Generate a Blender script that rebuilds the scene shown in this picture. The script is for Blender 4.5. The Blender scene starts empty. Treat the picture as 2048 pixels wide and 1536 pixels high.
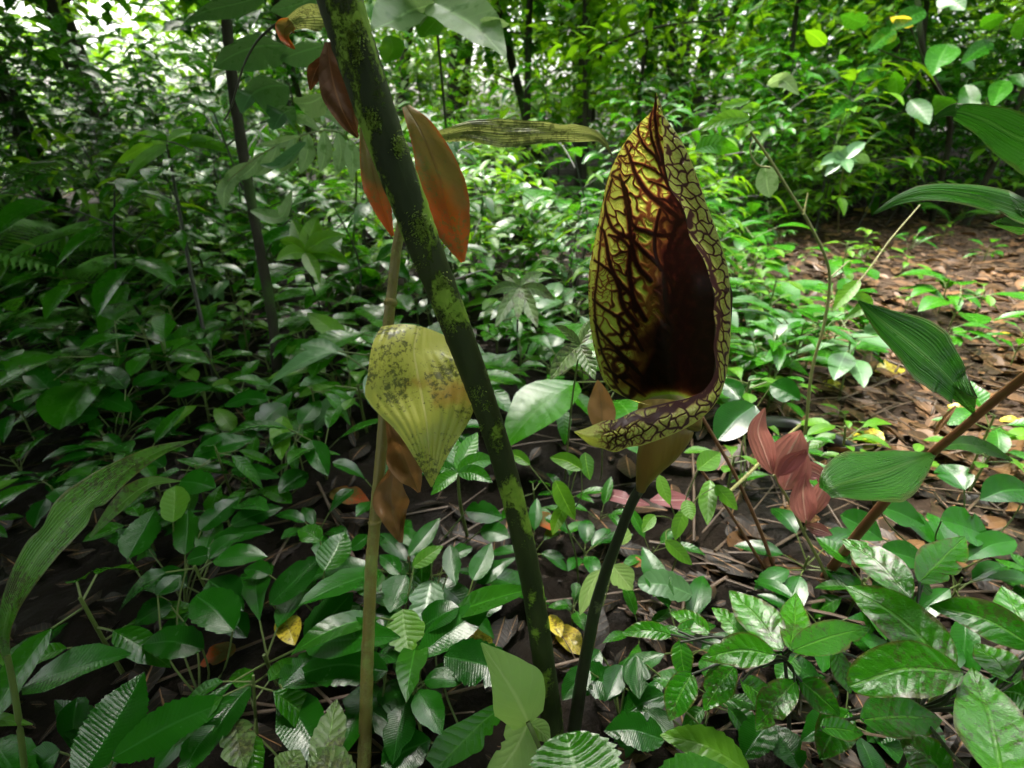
import bpy, math, random
import numpy as np
from mathutils import Vector, Matrix, Euler
R = math.radians
random.seed(11)
rs = np.random.RandomState(5)
sc = bpy.context.scene
COL = sc.collection
sc.render.engine = 'CYCLES'

# ------------------------------------------------------------------ camera
H = 0.62                 # camera height (m)
PITCH = R(27.7)
F = 1024.0               # focal length in pixels of a 2048 px wide picture
cam_d = bpy.data.cameras.new('camera'); cam = bpy.data.objects.new('camera', cam_d)
COL.objects.link(cam); sc.camera = cam
cam.location = (0, 0, H); cam.rotation_euler = (R(90) - PITCH, 0, 0)
cam_d.sensor_width = 36; cam_d.lens = 18
cam_d.clip_start = 0.01; cam_d.clip_end = 400
cam_d.dof.use_dof = True; cam_d.dof.focus_distance = 0.41; cam_d.dof.aperture_fstop = 8.5

# ------------------------------------------------------------------ sky and light
SUN_EL, SUN_AZ = R(60), R(-30)         # azimuth from +Y towards +X
world = bpy.data.worlds.new('World'); sc.world = world; world.use_nodes = True
wn = world.node_tree; bg = wn.nodes['Background']
sky = wn.nodes.new('ShaderNodeTexSky'); sky.sky_type = 'NISHITA'; sky.sun_disc = False
sky.sun_elevation = SUN_EL; sky.sun_rotation = SUN_AZ
sky.dust_density = 7.0; sky.air_density = 1.0; sky.ozone_density = 1.0
hs = wn.nodes.new('ShaderNodeHueSaturation'); hs.inputs['Saturation'].default_value = .35     # thin even cloud: a whiter sky
wn.links.new(sky.outputs[0], hs.inputs['Color']); wn.links.new(hs.outputs[0], bg.inputs[0]); bg.inputs[1].default_value = 0.13
sun_d = bpy.data.lights.new('sun', 'SUN'); sun = bpy.data.objects.new('sun', sun_d); COL.objects.link(sun)
sun_d.energy = 1.5; sun_d.angle = R(34); sun_d.color = (1.0, 0.95, 0.80)
sdir = Vector((math.sin(SUN_AZ) * math.cos(SUN_EL), math.cos(SUN_AZ) * math.cos(SUN_EL), math.sin(SUN_EL)))
sun.rotation_euler = sdir.to_track_quat('Z', 'Y').to_euler()
sc.view_settings.view_transform = 'Standard'; sc.view_settings.look = 'None'
sc.view_settings.exposure = 2.85; sc.view_settings.gamma = 1.0
sc.cycles.max_bounces = 6; sc.cycles.diffuse_bounces = 3; sc.cycles.glossy_bounces = 2
sc.cycles.transmission_bounces = 3; sc.cycles.transparent_max_bounces = 4
sc.cycles.sample_clamp_indirect = 6; sc.cycles.caustics_reflective = False; sc.cycles.caustics_refractive = False

# ------------------------------------------------------------------ placing helpers: a line of sight and a true distance
CR = np.array([1.0, 0, 0]); CF = np.array([0, math.cos(PITCH), -math.sin(PITCH)]); CU = np.array([0, math.sin(PITCH), math.cos(PITCH)])
CO = np.array([0, 0, H])
def P(px, py, d):
    px = np.asarray(px, float); py = np.asarray(py, float); d = np.asarray(d, float)
    a = ((px - 1024) / F * d)[..., None]; b = (-(py - 768) / F * d)[..., None]
    return CO + a * CR + b * CU + d[..., None] * CF
def depth_h(py, h=0.0):
    return (H - h) / (math.sin(PITCH) + (py - 768) / F * math.cos(PITCH))
def PH(px, py, h=0.0):
    return P(px, py, depth_h(py, h))
def path(pts, d0, d1):
    a = np.array(pts, float); s = np.r_[0, np.cumsum(np.hypot(*np.diff(a, axis=0).T))]; s /= s[-1]
    return np.c_[a, 1 / (1 / d0 + (1 / d1 - 1 / d0) * s)]
def crom(pts, n):
    """Catmull-Rom through the points, n samples, by arc length of the control polygon"""
    p = np.asarray(pts, float)
    if len(p) == 2: return p[0] + (p[1] - p[0]) * np.linspace(0, 1, n)[:, None]
    s = np.r_[0, np.cumsum(np.linalg.norm(np.diff(p, axis=0), axis=1) ** .6 + 1e-9)]
    q = np.vstack([2 * p[0] - p[1], p, 2 * p[-1] - p[-2]])
    t = np.linspace(0, s[-1], n); i = np.clip(np.searchsorted(s, t, side='right') - 1, 0, len(p) - 2)
    f = ((t - s[i]) / (s[i + 1] - s[i]))[:, None]
    a, b, c, d = q[i], q[i + 1], q[i + 2], q[i + 3]
    return .5 * (2 * b + (c - a) * f + (2 * a - 5 * b + 4 * c - d) * f * f + (3 * b - a - 3 * c + d) * f ** 3)
def interp(vals, n):
    v = np.asarray(vals, float)
    return np.clip(crom(np.c_[np.linspace(0, 1, len(v)), v], n)[:, 1], 0, None) if len(v) > 2 else np.linspace(v[0], v[-1], n)
def nrm(a):
    return a / np.maximum(np.linalg.norm(a, axis=-1, keepdims=True), 1e-9)

# ------------------------------------------------------------------ objects
def tag(o, label=None, cat=None, group=None, kind=None):
    if label: o['label'] = label
    if cat: o['category'] = cat
    if group: o['group'] = group
    if kind: o['kind'] = kind
    return o
def empty(name, loc, label=None, cat=None, group=None):
    o = bpy.data.objects.new(name, None); COL.objects.link(o); o.location = loc
    o.empty_display_size = .02
    return tag(o, label, cat, group)
def copy_tree(o, parent=None):
    c = o.copy(); COL.objects.link(c); c.parent = parent
    for ch in o.children: copy_tree(ch, c)
    return c

class MB:
    def __init__(s): s.v = []; s.f = []; s.uv = []; s.t = []; s.n = 0; s.at = []
    def grid(s, V, UV=None, tint=0.5, wrap=False, attr=None):
        nv, nu = V.shape[:2]
        if UV is None:
            UV = np.stack(np.meshgrid(np.linspace(0, 1, nu), np.linspace(0, 1, nv)), -1)
        i, j = np.meshgrid(np.arange(nv - 1), np.arange(nu - 1), indexing='ij')
        a = i * nu + j
        q = np.stack([a, a + 1, a + nu + 1, a + nu], -1).reshape(-1, 4) + s.n
        s.v.append(V.reshape(-1, 3)); s.uv.append(UV.reshape(-1, 2)); s.f.append(q)
        s.t.append(np.full(nv * nu, tint)); s.at.append(np.zeros(nv * nu) if attr is None else attr.reshape(-1)); s.n += nv * nu
    def tube(s, pts, rad, n=8, seg=None, tint=.5, bump=0.0, squash=1.0):
        p = crom(pts, seg or max(4, len(pts) * 3)); m = len(p); r = interp(rad, m)
        if len(rad) == len(pts) and len(pts) > 2:
            pr_ = crom(np.c_[np.asarray(pts, float), np.asarray(rad, float)], m); p, r = pr_[:, :3], np.maximum(pr_[:, 3], 1e-5)
        T = nrm(np.gradient(p, axis=0)); ref = np.array([.21, .3, .93]); ref = np.where(abs(T @ ref)[:, None] > .95, np.array([1., 0, 0]), ref)
        A = nrm(np.cross(T, ref)); B = np.cross(T, A)
        th = np.linspace(0, 2 * math.pi, n + 1)
        rr = r[:, None] * (1 + bump * rs.randn(m, n + 1) * .5); rr[:, -1] = rr[:, 0]
        V = p[:, None] + rr[..., None] * (A[:, None] * np.cos(th)[None, :, None] + B[:, None] * np.sin(th)[None, :, None] * squash)
        L = np.r_[0, np.cumsum(np.linalg.norm(np.diff(p, axis=0), axis=1))]
        UV = np.stack([np.broadcast_to(th / 6.2832, (m, n + 1)), np.broadcast_to(L[:, None], (m, n + 1))], -1)
        s.grid(V, UV, tint)
        for e, rev in ((0, 1), (m - 1, 0)):       # end caps
            c = p[e]; ring = V[e, :-1]; k = s.n
            s.v.append(np.vstack([c[None], ring])); s.uv.append(np.zeros((n + 1, 2))); s.t.append(np.full(n + 1, tint)); s.at.append(np.zeros(n + 1))
            q = [(k, k + 1 + i, k + 1 + (i + 1) % n, k + 1 + (i + 1) % n) for i in range(n)]
            s.f.append(np.array(q)); s.n += n + 1
    def build(s, name, mat, parent=None, smooth=True, attrname=None, local=True, loc=None):
        V = np.vstack(s.v).astype(float); Fq = np.vstack(s.f); UV = np.vstack(s.uv); T = np.concatenate(s.t)
        o_off = np.zeros(3)
        if parent is not None and local and parent.get('_w') is None:
            w = parent.location; q = parent.parent
            o_off = np.array(w)
            while q is not None: o_off = o_off + np.array(q.location); q = q.parent
        if parent is None and loc is not None: o_off = np.array(loc)
        V = V - o_off
        me = bpy.data.meshes.new(name)
        tri = Fq[:, 2] == Fq[:, 3]
        quads = Fq[~tri]; tris = Fq[tri][:, :3]
        nl = len(quads) * 4 + len(tris) * 3
        me.vertices.add(len(V)); me.vertices.foreach_set('co', V.ravel())
        me.loops.add(nl); li = np.concatenate([quads.ravel(), tris.ravel()]).astype(np.int32)
        me.loops.foreach_set('vertex_index', li)
        me.polygons.add(len(quads) + len(tris))
        st = np.concatenate([np.arange(len(quads)) * 4, len(quads) * 4 + np.arange(len(tris)) * 3]).astype(np.int32)
        me.polygons.foreach_set('loop_start', st)
        me.polygons.foreach_set('use_smooth', np.full(len(st), smooth))
        me.update(calc_edges=True)
        ul = me.uv_layers.new(name='UVMap'); ul.data.foreach_set('uv', UV[li].astype(np.float32).ravel())
        a = me.attributes.new('tint', 'FLOAT', 'POINT'); a.data.foreach_set('value', T.astype(np.float32))
        if attrname:
            a = me.attributes.new(attrname, 'FLOAT', 'POINT'); a.data.foreach_set('value', np.concatenate(s.at).astype(np.float32))
        me.materials.append(mat)
        o = bpy.data.objects.new(name, me); COL.objects.link(o)
        if parent is not None: o.parent = parent
        elif loc is not None: o.location = loc
        return o

# ------------------------------------------------------------------ leaf surface
def profile(v, kind='ovate'):
    if kind == 'ovate':   w = np.sin(np.pi * np.clip(v, 0, 1) ** .78) ** .8 * (1 - .25 * v ** 6)
    elif kind == 'lance': w = np.sin(np.pi * v ** .85) ** .95
    elif kind == 'round': w = np.sin(np.pi * v ** .9) ** .55
    elif kind == 'obov':  w = np.sin(np.pi * v ** 1.35) ** .8
    else:                 w = np.sin(np.pi * v)
    # drip tip
    return np.maximum(w, .0) * 1.0
def leaf_surface(mid, S, wl, wr, nu=9, fold=.25, rip=0.0, nrip=9, serr=0.0, wav=0.0, seed=0, slant=1.1, roll=0.0, crump=0.0, pleat=None):
    """mid (n,3), S (n,3) side vectors, half widths wl, wr"""
    r = np.random.RandomState(seed); n = len(mid)
    T = nrm(np.gradient(mid, axis=0)); N = nrm(np.cross(S, T))
    v = np.linspace(0, 1, n)[:, None]; u = np.linspace(-1, 1, nu)[None]
    au = np.abs(u); w = np.where(u < 0, wl[:, None], wr[:, None])
    L = np.linalg.norm(np.diff(mid, axis=0), axis=1).sum()
    ed = 1 + serr * (((v * nrip * 2.0) % 1.0) - .5) * au ** 3
    ph = r.rand(4) * 6.28
    ed = ed * (1 + .05 * np.sin(v * 9 + ph[0] + u) )
    Wx = u * w * ed
    z = fold * au ** 1.3 * w - roll * au ** 2.4 * w
    wm = max(wl.max(), wr.max())
    rp = np.abs(np.sin(np.pi * (v * nrip - au * slant)))
    z = z + rip * wm * (rp - .6) * np.sin(np.pi * np.clip(au, 0, 1)) ** .6 * np.minimum(1, w / wm * 1.5)
    z = z + wav * wm * au ** 2 * (np.sin(v * 11 + ph[1] + (u > 0) * 2.1) + .6 * np.sin(v * 23 + ph[2] + (u > 0) * 1.3))
    if nu >= 7 and r.rand() < .45:      # an insect bite or tear in the margin
        for q in range(r.randint(1, 3)):
            v0 = r.uniform(.25, .9); sg = 1 if r.rand() < .5 else -1; bt = r.uniform(.15, .5)
            Wx = Wx * (1 - bt * np.exp(-((v - v0) / r.uniform(.02, .05)) ** 2) * (u * sg > 0) * au)
    if pleat: z = z + pleat[0] * wm * np.abs(np.sin(np.pi * pleat[1] * u)) * (1 - au ** 6) * np.sin(np.pi * np.clip(v, .02, .98)) ** .4 * (1 + .5 * np.sin(5 * u + 3 * v + ph[3]))
    if crump:
        for q in range(9):
            fa, fb, p_, s_ = r.uniform(1, 6), r.uniform(-5, 5), r.rand() * 6.28, r.uniform(.4, 1)
            z = z + crump * wm * s_ / (1 + .25 * fa) * np.sin(fa * 2.2 * v + fb * u + p_) * np.minimum(1, w / wm * 1.6)
    V = mid[:, None] + S[:, None] * Wx[..., None] + N[:, None] * z[..., None]
    V = V - T[:, None] * (au ** 2 * w * -.12)[..., None]
    return V
def side(T, mid, k):
    """side vector between facing the eye (k=0) and lying level (k=1), and its foreshortening"""
    view = nrm(mid - CO)
    s0 = nrm(np.cross(T, -view)); s1 = np.cross(T, np.array([0, 0, 1.0])); l1 = np.linalg.norm(s1, axis=-1, keepdims=True)
    s1 = np.where(l1 < .15, s0, s1 / np.maximum(l1, 1e-6))
    sg = np.sign((s0 * s1).sum(-1, keepdims=True)); sg[sg == 0] = 1
    S = nrm(s0 * (1 - k) + s1 * sg * k); f = np.abs((S * s0).sum(-1))
    return S, np.maximum(f, .42)
def hleaf(mb, mid, hw, k=.45, kind=None, n=None, tint=.5, flip=False, **kw):
    """mid: [(px,py,d)...]; hw: number (max half width in px) with a profile kind, or list of half widths / (left,right) pairs"""
    mid = np.array(mid, float); Lpx = np.hypot(*np.diff(mid[:, :2], axis=0).T).sum()
    n = n or int(np.clip(Lpx / 5, 14, 60)); m = crom(mid, n)
    W = P(m[:, 0], m[:, 1], m[:, 2]); T = nrm(np.gradient(W, axis=0)); S, f = side(T, W, k)
    v = np.linspace(0, 1, n)
    if kind is None: kind = 'ovate'
    if np.isscalar(hw): l = r_ = hw * profile(v, kind) + .6
    elif np.isscalar(hw[0]): l = r_ = interp(hw, n)
    else: l = interp([a for a, b in hw], n); r_ = interp([b for a, b in hw], n)
    sc_ = m[:, 2] / F / f
    if flip: S = -S; l, r_ = r_, l
    kw.setdefault('seed', rs.randint(99999)); kw.setdefault('nu', 11)
    if 'nrip' in kw: kw['nrip'] = kw['nrip'] * random.uniform(.75, 1.15)
    mb.grid(leaf_surface(W, S, l * sc_, r_ * sc_, **kw), tint=tint)
    return W
def lleaf(mb, base, dirv, L, W, up=(0, 0, 1), droop=.3, n=8, nu=5, tint=.5, kind='ovate', **kw):
    """leaf in scene space: base, direction, length, half width"""
    base = np.asarray(base, float); D = nrm(np.asarray(dirv, float)); up = np.asarray(up, float)
    t = np.linspace(0, 1, n)
    mid = base + D * (t * L)[:, None] - np.array([0, 0, 1.0]) * (droop * L * t ** 2)[:, None]
    T = nrm(np.gradient(mid, axis=0)); S = nrm(np.cross(T, up))
    w = W * profile(t, kind) + W * .02
    kw.setdefault('fold', .2); kw.setdefault('seed', rs.randint(99999))
    mb.grid(leaf_surface(mid, S, w, w, nu=nu, **kw), tint=tint)

# ------------------------------------------------------------------ materials
class NT:
    def __init__(s, name):
        s.m = bpy.data.materials.new(name); s.m.use_nodes = True; s.t = s.m.node_tree
        for n in list(s.t.nodes): s.t.nodes.remove(n)
        s.out = s.t.nodes.new('ShaderNodeOutputMaterial')
    def n(s, typ, **kw):
        x = s.t.nodes.new('ShaderNode' + typ)
        for k, v in kw.items():
            if k.startswith('i_'):
                key = k[2:]; key = int(key) if key.isdigit() else key.replace('_', ' ')
                s.put(x.inputs[key], v)
            else: setattr(x, k, v)
        return x
    def put(s, inp, v):
        if isinstance(v, bpy.types.NodeSocket): s.t.links.new(v, inp)
        elif isinstance(v, bpy.types.Node): s.t.links.new(v.outputs[0], inp)
        elif isinstance(v, tuple) and len(v) == 3 and len(inp.default_value) == 4: inp.default_value = (*v, 1)
        else: inp.default_value = v
    def math(s, op, a, b=0.0, c=None, clamp=False):
        x = s.t.nodes.new('ShaderNodeMath'); x.operation = op; x.use_clamp = clamp
        s.put(x.inputs[0], a); s.put(x.inputs[1], b)
        if c is not None: s.put(x.inputs[2], c)
        return x.outputs[0]
    def mix(s, f, a, b, blend='MIX'):
        x = s.t.nodes.new('ShaderNodeMix'); x.data_type = 'RGBA'; x.blend_type = blend
        s.put(x.inputs[0], f); s.put(x.inputs[6], a); s.put(x.inputs[7], b); return x.outputs[2]
    def noise(s, vec, scale, detail=3.0, rough=.55, dist=0.0):
        x = s.n('TexNoise', i_Scale=scale, i_Detail=detail, i_Roughness=rough, i_Distortion=dist)
        if vec is not None: s.put(x.inputs['Vector'], vec)
        return x.outputs[0]
    def ramp(s, f, lo, hi):
        x = s.n('MapRange', i_1=lo, i_2=hi); s.put(x.inputs[0], f); x.interpolation_type = 'SMOOTHSTEP'; return x.outputs[0]

def leaf_mat(name, dark, light, vein=None, rough=.34, transl=.35, glow=None, bump=.5, nvein=10, slant=1.1, spots=None, spot_amt=.0,
             parallel=False, coat=.0, edge=None, back=None, spec=.5, mottle=6.0, veinw=.1, patch=None, ribs=.4, vmix=.14, tip=None):
    t = NT(name); uv = t.n('UVMap').outputs[0]
    sep = t.n('SeparateXYZ', i_0=uv); u = t.math('MULTIPLY_ADD', sep.outputs[0], 2.0, -1.0); au = t.math('ABSOLUTE', u); v = sep.outputs[1]
    geo = t.n('NewGeometry'); pos = t.n('TexCoord').outputs['Object']
    oi = t.n('ObjectInfo').outputs['Random']; tint = t.n('Attribute', attribute_name='tint').outputs['Fac']
    nz = t.noise(pos, mottle * 4, 4.0)
    key = t.math('ADD', t.math('MULTIPLY', tint, .62), t.math('MULTIPLY', oi, .25))
    key = t.math('ADD', key, t.math('MULTIPLY_ADD', nz, .7, -.3), clamp=True)
    col = t.mix(key, dark, light)
    if parallel:
        wob = t.noise(uv, 3.0, 2.0)
        ln = t.math('MULTIPLY_ADD', wob, .35, t.math('MULTIPLY', u, nvein))
        wave = t.math('ABSOLUTE', t.math('SINE', t.math('MULTIPLY', ln, 3.1416)))
    else:
        wob = t.noise(uv, 4.0, 2.0)
        ln = t.math('SUBTRACT', t.math('MULTIPLY', v, float(nvein)), t.math('MULTIPLY', t.math('POWER', au, .85), slant))
        ln = t.math('MULTIPLY_ADD', wob, .5, ln)
        wave = t.math('ABSOLUTE', t.math('SINE', t.math('MULTIPLY', ln, 3.1416)))
    line = t.math('SUBTRACT', 1.0, t.ramp(wave, 0.0, .28))
    midr = t.math('SUBTRACT', 1.0, t.ramp(au, .015, veinw))
    vein = vein or tuple(min(1, c * 1.5 + .01) for c in light)
    vf = t.math('MAXIMUM', t.math('MULTIPLY', line, vmix), t.math('MULTIPLY', midr, .75))
    col = t.mix(vf, col, vein)
    if patch:    # blotches of another colour, (colour, scale, lo, hi)
        pn = t.noise(pos, patch[1], 5.0, .62)
        col = t.mix(t.ramp(pn, patch[2], patch[3]), col, patch[0])
    if tip: col = t.mix(t.ramp(t.math('MULTIPLY_ADD', t.noise(pos, 40.0, 4.0), .5, t.math('MULTIPLY_ADD', u, .12, v)), tip[1], tip[2]), col, tip[0])
    if edge:
        en = t.math('ADD', au, t.math('MULTIPLY_ADD', t.noise(pos, 60.0, 3.0), .5, -.25))
        col = t.mix(t.ramp(en, .82, 1.02), col, edge)
    if spots:
        sn = t.noise(pos, 260.0, 5.0, .7); s2 = t.noise(pos, 30.0, 3.0)
        col = t.mix(t.math('MULTIPLY', t.ramp(t.math('MULTIPLY_ADD', s2, .8, sn), .98 - spot_amt, 1.12 - spot_amt), .85), col, spots)
    if back: col = t.mix(t.math('MULTIPLY', geo.outputs['Backfacing'], 1.0), col, back)
    hgt = t.math('ADD', t.math('MULTIPLY', wave, ribs), t.math('MULTIPLY', t.noise(pos, 110.0, 5.0, .65), .55))
    hgt = t.math('SUBTRACT', hgt, t.math('MULTIPLY', midr, .25))
    bp = t.n('Bump', i_Strength=bump, i_Distance=.0016, i_Height=hgt)
    rn = t.math('MULTIPLY_ADD', t.noise(pos, 45.0, 3.0), .35, rough - .16, clamp=True)
    pr = t.n('BsdfPrincipled', i_Base_Color=col, i_Roughness=rn, i_Normal=bp.outputs[0])
    pr.inputs['Specular IOR Level'].default_value = spec
    pr.inputs['Coat Weight'].default_value = coat; pr.inputs['Coat Roughness'].default_value = .12
    g = glow or (light[0] * 1.6 + .03, light[1] * 1.5 + .02, light[2] * .5)
    gc = t.mix(.45, col, g) if not spots and not patch else t.mix(.2, col, g)
    tr = t.n('BsdfTranslucent', i_Color=gc, i_Normal=bp.outputs[0])
    ms = t.n('MixShader', i_0=transl, i_1=pr.outputs[0], i_2=tr.outputs[0])
    t.put(t.out.inputs[0], ms.outputs[0]); return t.m

def bark_mat(name, dark, light, moss=None, mscale=14.0, mlo=.56, mhi=.62, rough=.7, bump=.6, stretch=(1, 1, .25), moss2=None, spec=.5):
    t = NT(name); pos = t.n('TexCoord').outputs['Object']
    mp = t.n('Mapping', i_0=pos, i_3=stretch).outputs[0]
    nz = t.noise(mp, 60.0, 5.0, .6); n2 = t.noise(mp, 14.0, 3.0)
    col = t.mix(t.math('ADD', t.math('MULTIPLY', nz, .6), t.math('MULTIPLY_ADD', n2, 1.1, -.35), clamp=True), dark, light)
    hg = nz
    if moss:
        mp2 = t.n('Mapping', i_0=pos, i_3=(1, 1, .45)).outputs[0]
        mn = t.math('ADD', t.math('MULTIPLY', t.noise(mp2, mscale * 2.2, 2.0, .5), .8), t.math('MULTIPLY', t.noise(pos, 320.0, 4.0, .75), .28))
        f = t.ramp(mn, mlo, mhi)
        col = t.mix(f, col, t.mix(t.noise(pos, 200.0, 3.0), moss, moss2 or moss))
        hg = t.math('ADD', nz, t.math('MULTIPLY', f, 1.2))
    bp = t.n('Bump', i_Strength=bump, i_Distance=.0015, i_Height=hg)
    pr = t.n('BsdfPrincipled', i_Base_Color=col, i_Roughness=rough, i_Normal=bp.outputs[0]); pr.inputs['Specular IOR Level'].default_value = spec
    t.put(t.out.inputs[0], pr.outputs[0]); return t.m

M = {}
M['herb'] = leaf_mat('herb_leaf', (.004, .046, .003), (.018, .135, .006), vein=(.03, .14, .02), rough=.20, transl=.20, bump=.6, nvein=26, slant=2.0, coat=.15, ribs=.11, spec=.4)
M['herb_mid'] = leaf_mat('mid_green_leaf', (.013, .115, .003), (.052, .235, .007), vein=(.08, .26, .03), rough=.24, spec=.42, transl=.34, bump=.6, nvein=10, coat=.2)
M['bright'] = leaf_mat('fresh_green_leaf', (.070, .24, .012), (.15, .37, .02), vein=(.2, .42, .05), rough=.36, transl=.45, bump=.5, nvein=8, coat=.1)
M['gloss'] = leaf_mat('wet_glossy_leaf', (.020, .165, .004), (.072, .320, .010), vein=(.12, .36, .03), rough=.17, transl=.34, bump=1.5, nvein=8, coat=.22, edge=(.10, .10, .02), spots=(.06, .08, .02), spot_amt=.05, ribs=.14)
M['ginger'] = leaf_mat('ginger_leaf', (.020, .140, .006), (.052, .235, .010), vein=(.14, .32, .06), rough=.30, spec=.42, transl=.20, bump=.8, nvein=20, parallel=True, coat=.12, edge=(.09, .11, .02), glow=(.08, .34, .02), ribs=.5, vmix=.38)
M['strap'] = leaf_mat('strap_leaf', (.095, .27, .025), (.19, .43, .06), vein=(.28, .5, .13), rough=.26, spec=.5, transl=.35, bump=.8, nvein=14, parallel=True, coat=.15, edge=(.16, .14, .04), spots=(.10, .10, .04), spot_amt=.06, glow=(.3, .6, .05), ribs=.5, vmix=.3)
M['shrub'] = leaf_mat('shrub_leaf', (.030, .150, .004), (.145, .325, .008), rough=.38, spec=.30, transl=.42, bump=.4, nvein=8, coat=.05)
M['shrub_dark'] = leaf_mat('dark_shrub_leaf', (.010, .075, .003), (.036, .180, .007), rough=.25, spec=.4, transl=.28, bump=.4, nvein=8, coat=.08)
M['fern'] = leaf_mat('fern_leaf', (.05, .22, .012), (.11, .36, .02), rough=.5, transl=.38, bump=.3, nvein=9)
M['pale'] = leaf_mat('pale_grey_green_leaf', (.20, .32, .13), (.30, .44, .19), rough=.42, transl=.4, bump=.4, nvein=9, coat=.1, patch=((.10, .22, .05), 26.0, .52, .66))
M['bluegreen'] = leaf_mat('blue_green_leaf', (.06, .16, .06), (.12, .26, .10), rough=.30, transl=.28, bump=.4, nvein=8, coat=.3)
M['mould'] = leaf_mat('mouldy_olive_leaf', (.34, .36, .045), (.52, .52, .09), vein=(.60, .56, .2), rough=.45, transl=.35, bump=.8, nvein=6, parallel=True,
                      spots=(.035, .045, .010), spot_amt=.055, patch=((.38, .24, .03), 16.0, .60, .76), coat=.2, veinw=.03, glow=(.6, .58, .08), ribs=.12)
M['olive'] = leaf_mat('drying_olive_leaf', (.26, .29, .07), (.42, .44, .14), vein=(.48, .48, .2), rough=.5, transl=.38, bump=1.0, nvein=5, parallel=True,
                      spots=(.06, .07, .02), spot_amt=.10, glow=(.45, .48, .1), ribs=.3)
M['orange'] = leaf_mat('orange_brown_dead_leaf', (.11, .095, .020), (.23, .155, .028), vein=(.12, .07, .015), rough=.5, transl=.45, bump=.8, nvein=9,
                       spots=(.14, .15, .03), spot_amt=.05, patch=((.36, .085, .010), 18.0, .54, .70), edge=(.42, .085, .008), tip=((.50, .085, .006), .62, .95), glow=(.5, .25, .03), ribs=.08)
M['brown'] = leaf_mat('brown_dead_leaf', (.11, .052, .018), (.30, .155, .06), vein=(.2, .11, .05), rough=.65, spec=.25, transl=.3, bump=.9, nvein=8, glow=(.4, .16, .03), coat=.1, ribs=.12)
M['darkbrown'] = leaf_mat('dark_brown_dead_leaf', (.04, .017, .007), (.14, .062, .022), rough=.7, spec=.2, transl=.25, bump=.9, nvein=8, glow=(.3, .08, .02), ribs=.1)
M['yellow'] = leaf_mat('yellow_fallen_leaf', (.60, .46, .03), (.85, .70, .06), vein=(.8, .7, .2), rough=.35, transl=.3, bump=.6, nvein=8, coat=.2, spots=(.2, .1, .02), spot_amt=.03, ribs=.2)
M['pink'] = leaf_mat('pink_young_leaf', (.20, .050, .062), (.37, .13, .145), vein=(.72, .48, .44), rough=.45, transl=.45, bump=.8, nvein=3, parallel=True, glow=(.8, .3, .2), coat=.1)
M['dull'] = leaf_mat('dull_blotched_leaf', (.06, .13, .03), (.13, .22, .05), rough=.4, transl=.25, bump=.9, nvein=7, spots=(.03, .04, .015), spot_amt=.10, patch=((.16, .17, .05), 30.0, .5, .64))
M['heart'] = leaf_mat('pale_leaf_underside', (.26, .42, .10), (.34, .52, .15), vein=(.48, .6, .24), rough=.55, transl=.35, bump=.5, nvein=6, slant=2.0)
M['litter'] = leaf_mat('leaf_litter', (.012, .008, .005), (.24, .125, .055), rough=.42, spec=.28, transl=.05, bump=.9, nvein=8, coat=.0, mottle=2.0, ribs=.15)
M['stalk'] = bark_mat('mossy_stalk', (.085, .065, .014), (.26, .21, .05), moss=(.14, .17, .03), moss2=(.30, .33, .08), mscale=20, mlo=.52, mhi=.66, rough=.45)
M['petiole'] = bark_mat('mottled_petiole', (.004, .009, .003), (.050, .066, .018), moss=(.10, .20, .015), moss2=(.26, .38, .05), mscale=20, mlo=.560, mhi=.625, rough=.6, bump=1.0, stretch=(1, 1, .4), spec=.2)
M['darkstem'] = bark_mat('dark_stem', (.010, .012, .007), (.035, .040, .02), moss=(.08, .11, .03), moss2=(.14, .16, .06), mscale=30, mlo=.68, mhi=.74, rough=.4)
M['redstem'] = bark_mat('reddish_stem', (.10, .035, .015), (.20, .08, .035), rough=.4, bump=.4)
M['greenstem'] = bark_mat('green_stem', (.06, .09, .02), (.15, .20, .05), rough=.5, bump=.4)
M['oliveStem'] = bark_mat('olive_twig', (.16, .16, .05), (.28, .27, .10), rough=.5, bump=.4)
M['trunk'] = bark_mat('tree_bark', (.012, .011, .008), (.050, .045, .032), moss=(.03, .06, .015), moss2=(.06, .10, .03), mscale=3, mlo=.56, mhi=.66, rough=.85, spec=.15)
M['pipe'] = bark_mat('black_wet_branch', (.006, .006, .007), (.02, .02, .02), rough=.3, bump=.3)

# ================================================================== ground
def gz(x, y):
    x = np.asarray(x, float); y = np.asarray(y, float)
    z = .010 * np.sin(7.1 * x + 1.3) * np.sin(6.3 * y + .4) + .006 * np.sin(17 * x + 2 * y) * np.sin(15 * y - 3 * x + 1)
    z += .05 * np.sin(.9 * x + .5) * np.sin(1.1 * y) * np.clip(y - 1.2, 0, 1)
    q_ = x / np.maximum(y, .5); z -= .24 * np.clip(y - 5, 0, 60) * np.clip((q_ + 1.1) / .15, 0, 1) * np.clip((-.36 - q_) / .15, 0, 1)
    z += .22 * np.clip((y - 3) / 6, 0, 1) * (x > 1) * np.clip((x - 1) / 3, 0, 1)
    return z
def proj(p):
    q = np.asarray(p, float) - CO; d = q @ CF
    return 1024 + F * (q @ CR) / d, 768 - F * (q @ CU) / d, d
def G(px, py, h=0.0):
    p = PH(px, py, h); return p
gx = np.concatenate([-np.geomspace(70, 3.2, 26), np.linspace(-3, 4, 240), np.geomspace(4.2, 70, 26)])
gy = np.concatenate([np.linspace(-30, -.6, 12), np.linspace(-.4, 5, 200), np.geomspace(5.2, 90, 34)])
X, Y = np.meshgrid(gx, gy)
Z = gz(X, Y) + .006 * rs.randn(*X.shape) * ((np.abs(X) < 4) & (Y < 5))
t = NT('forest_floor'); pos = t.n('TexCoord').outputs['Object']
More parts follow.
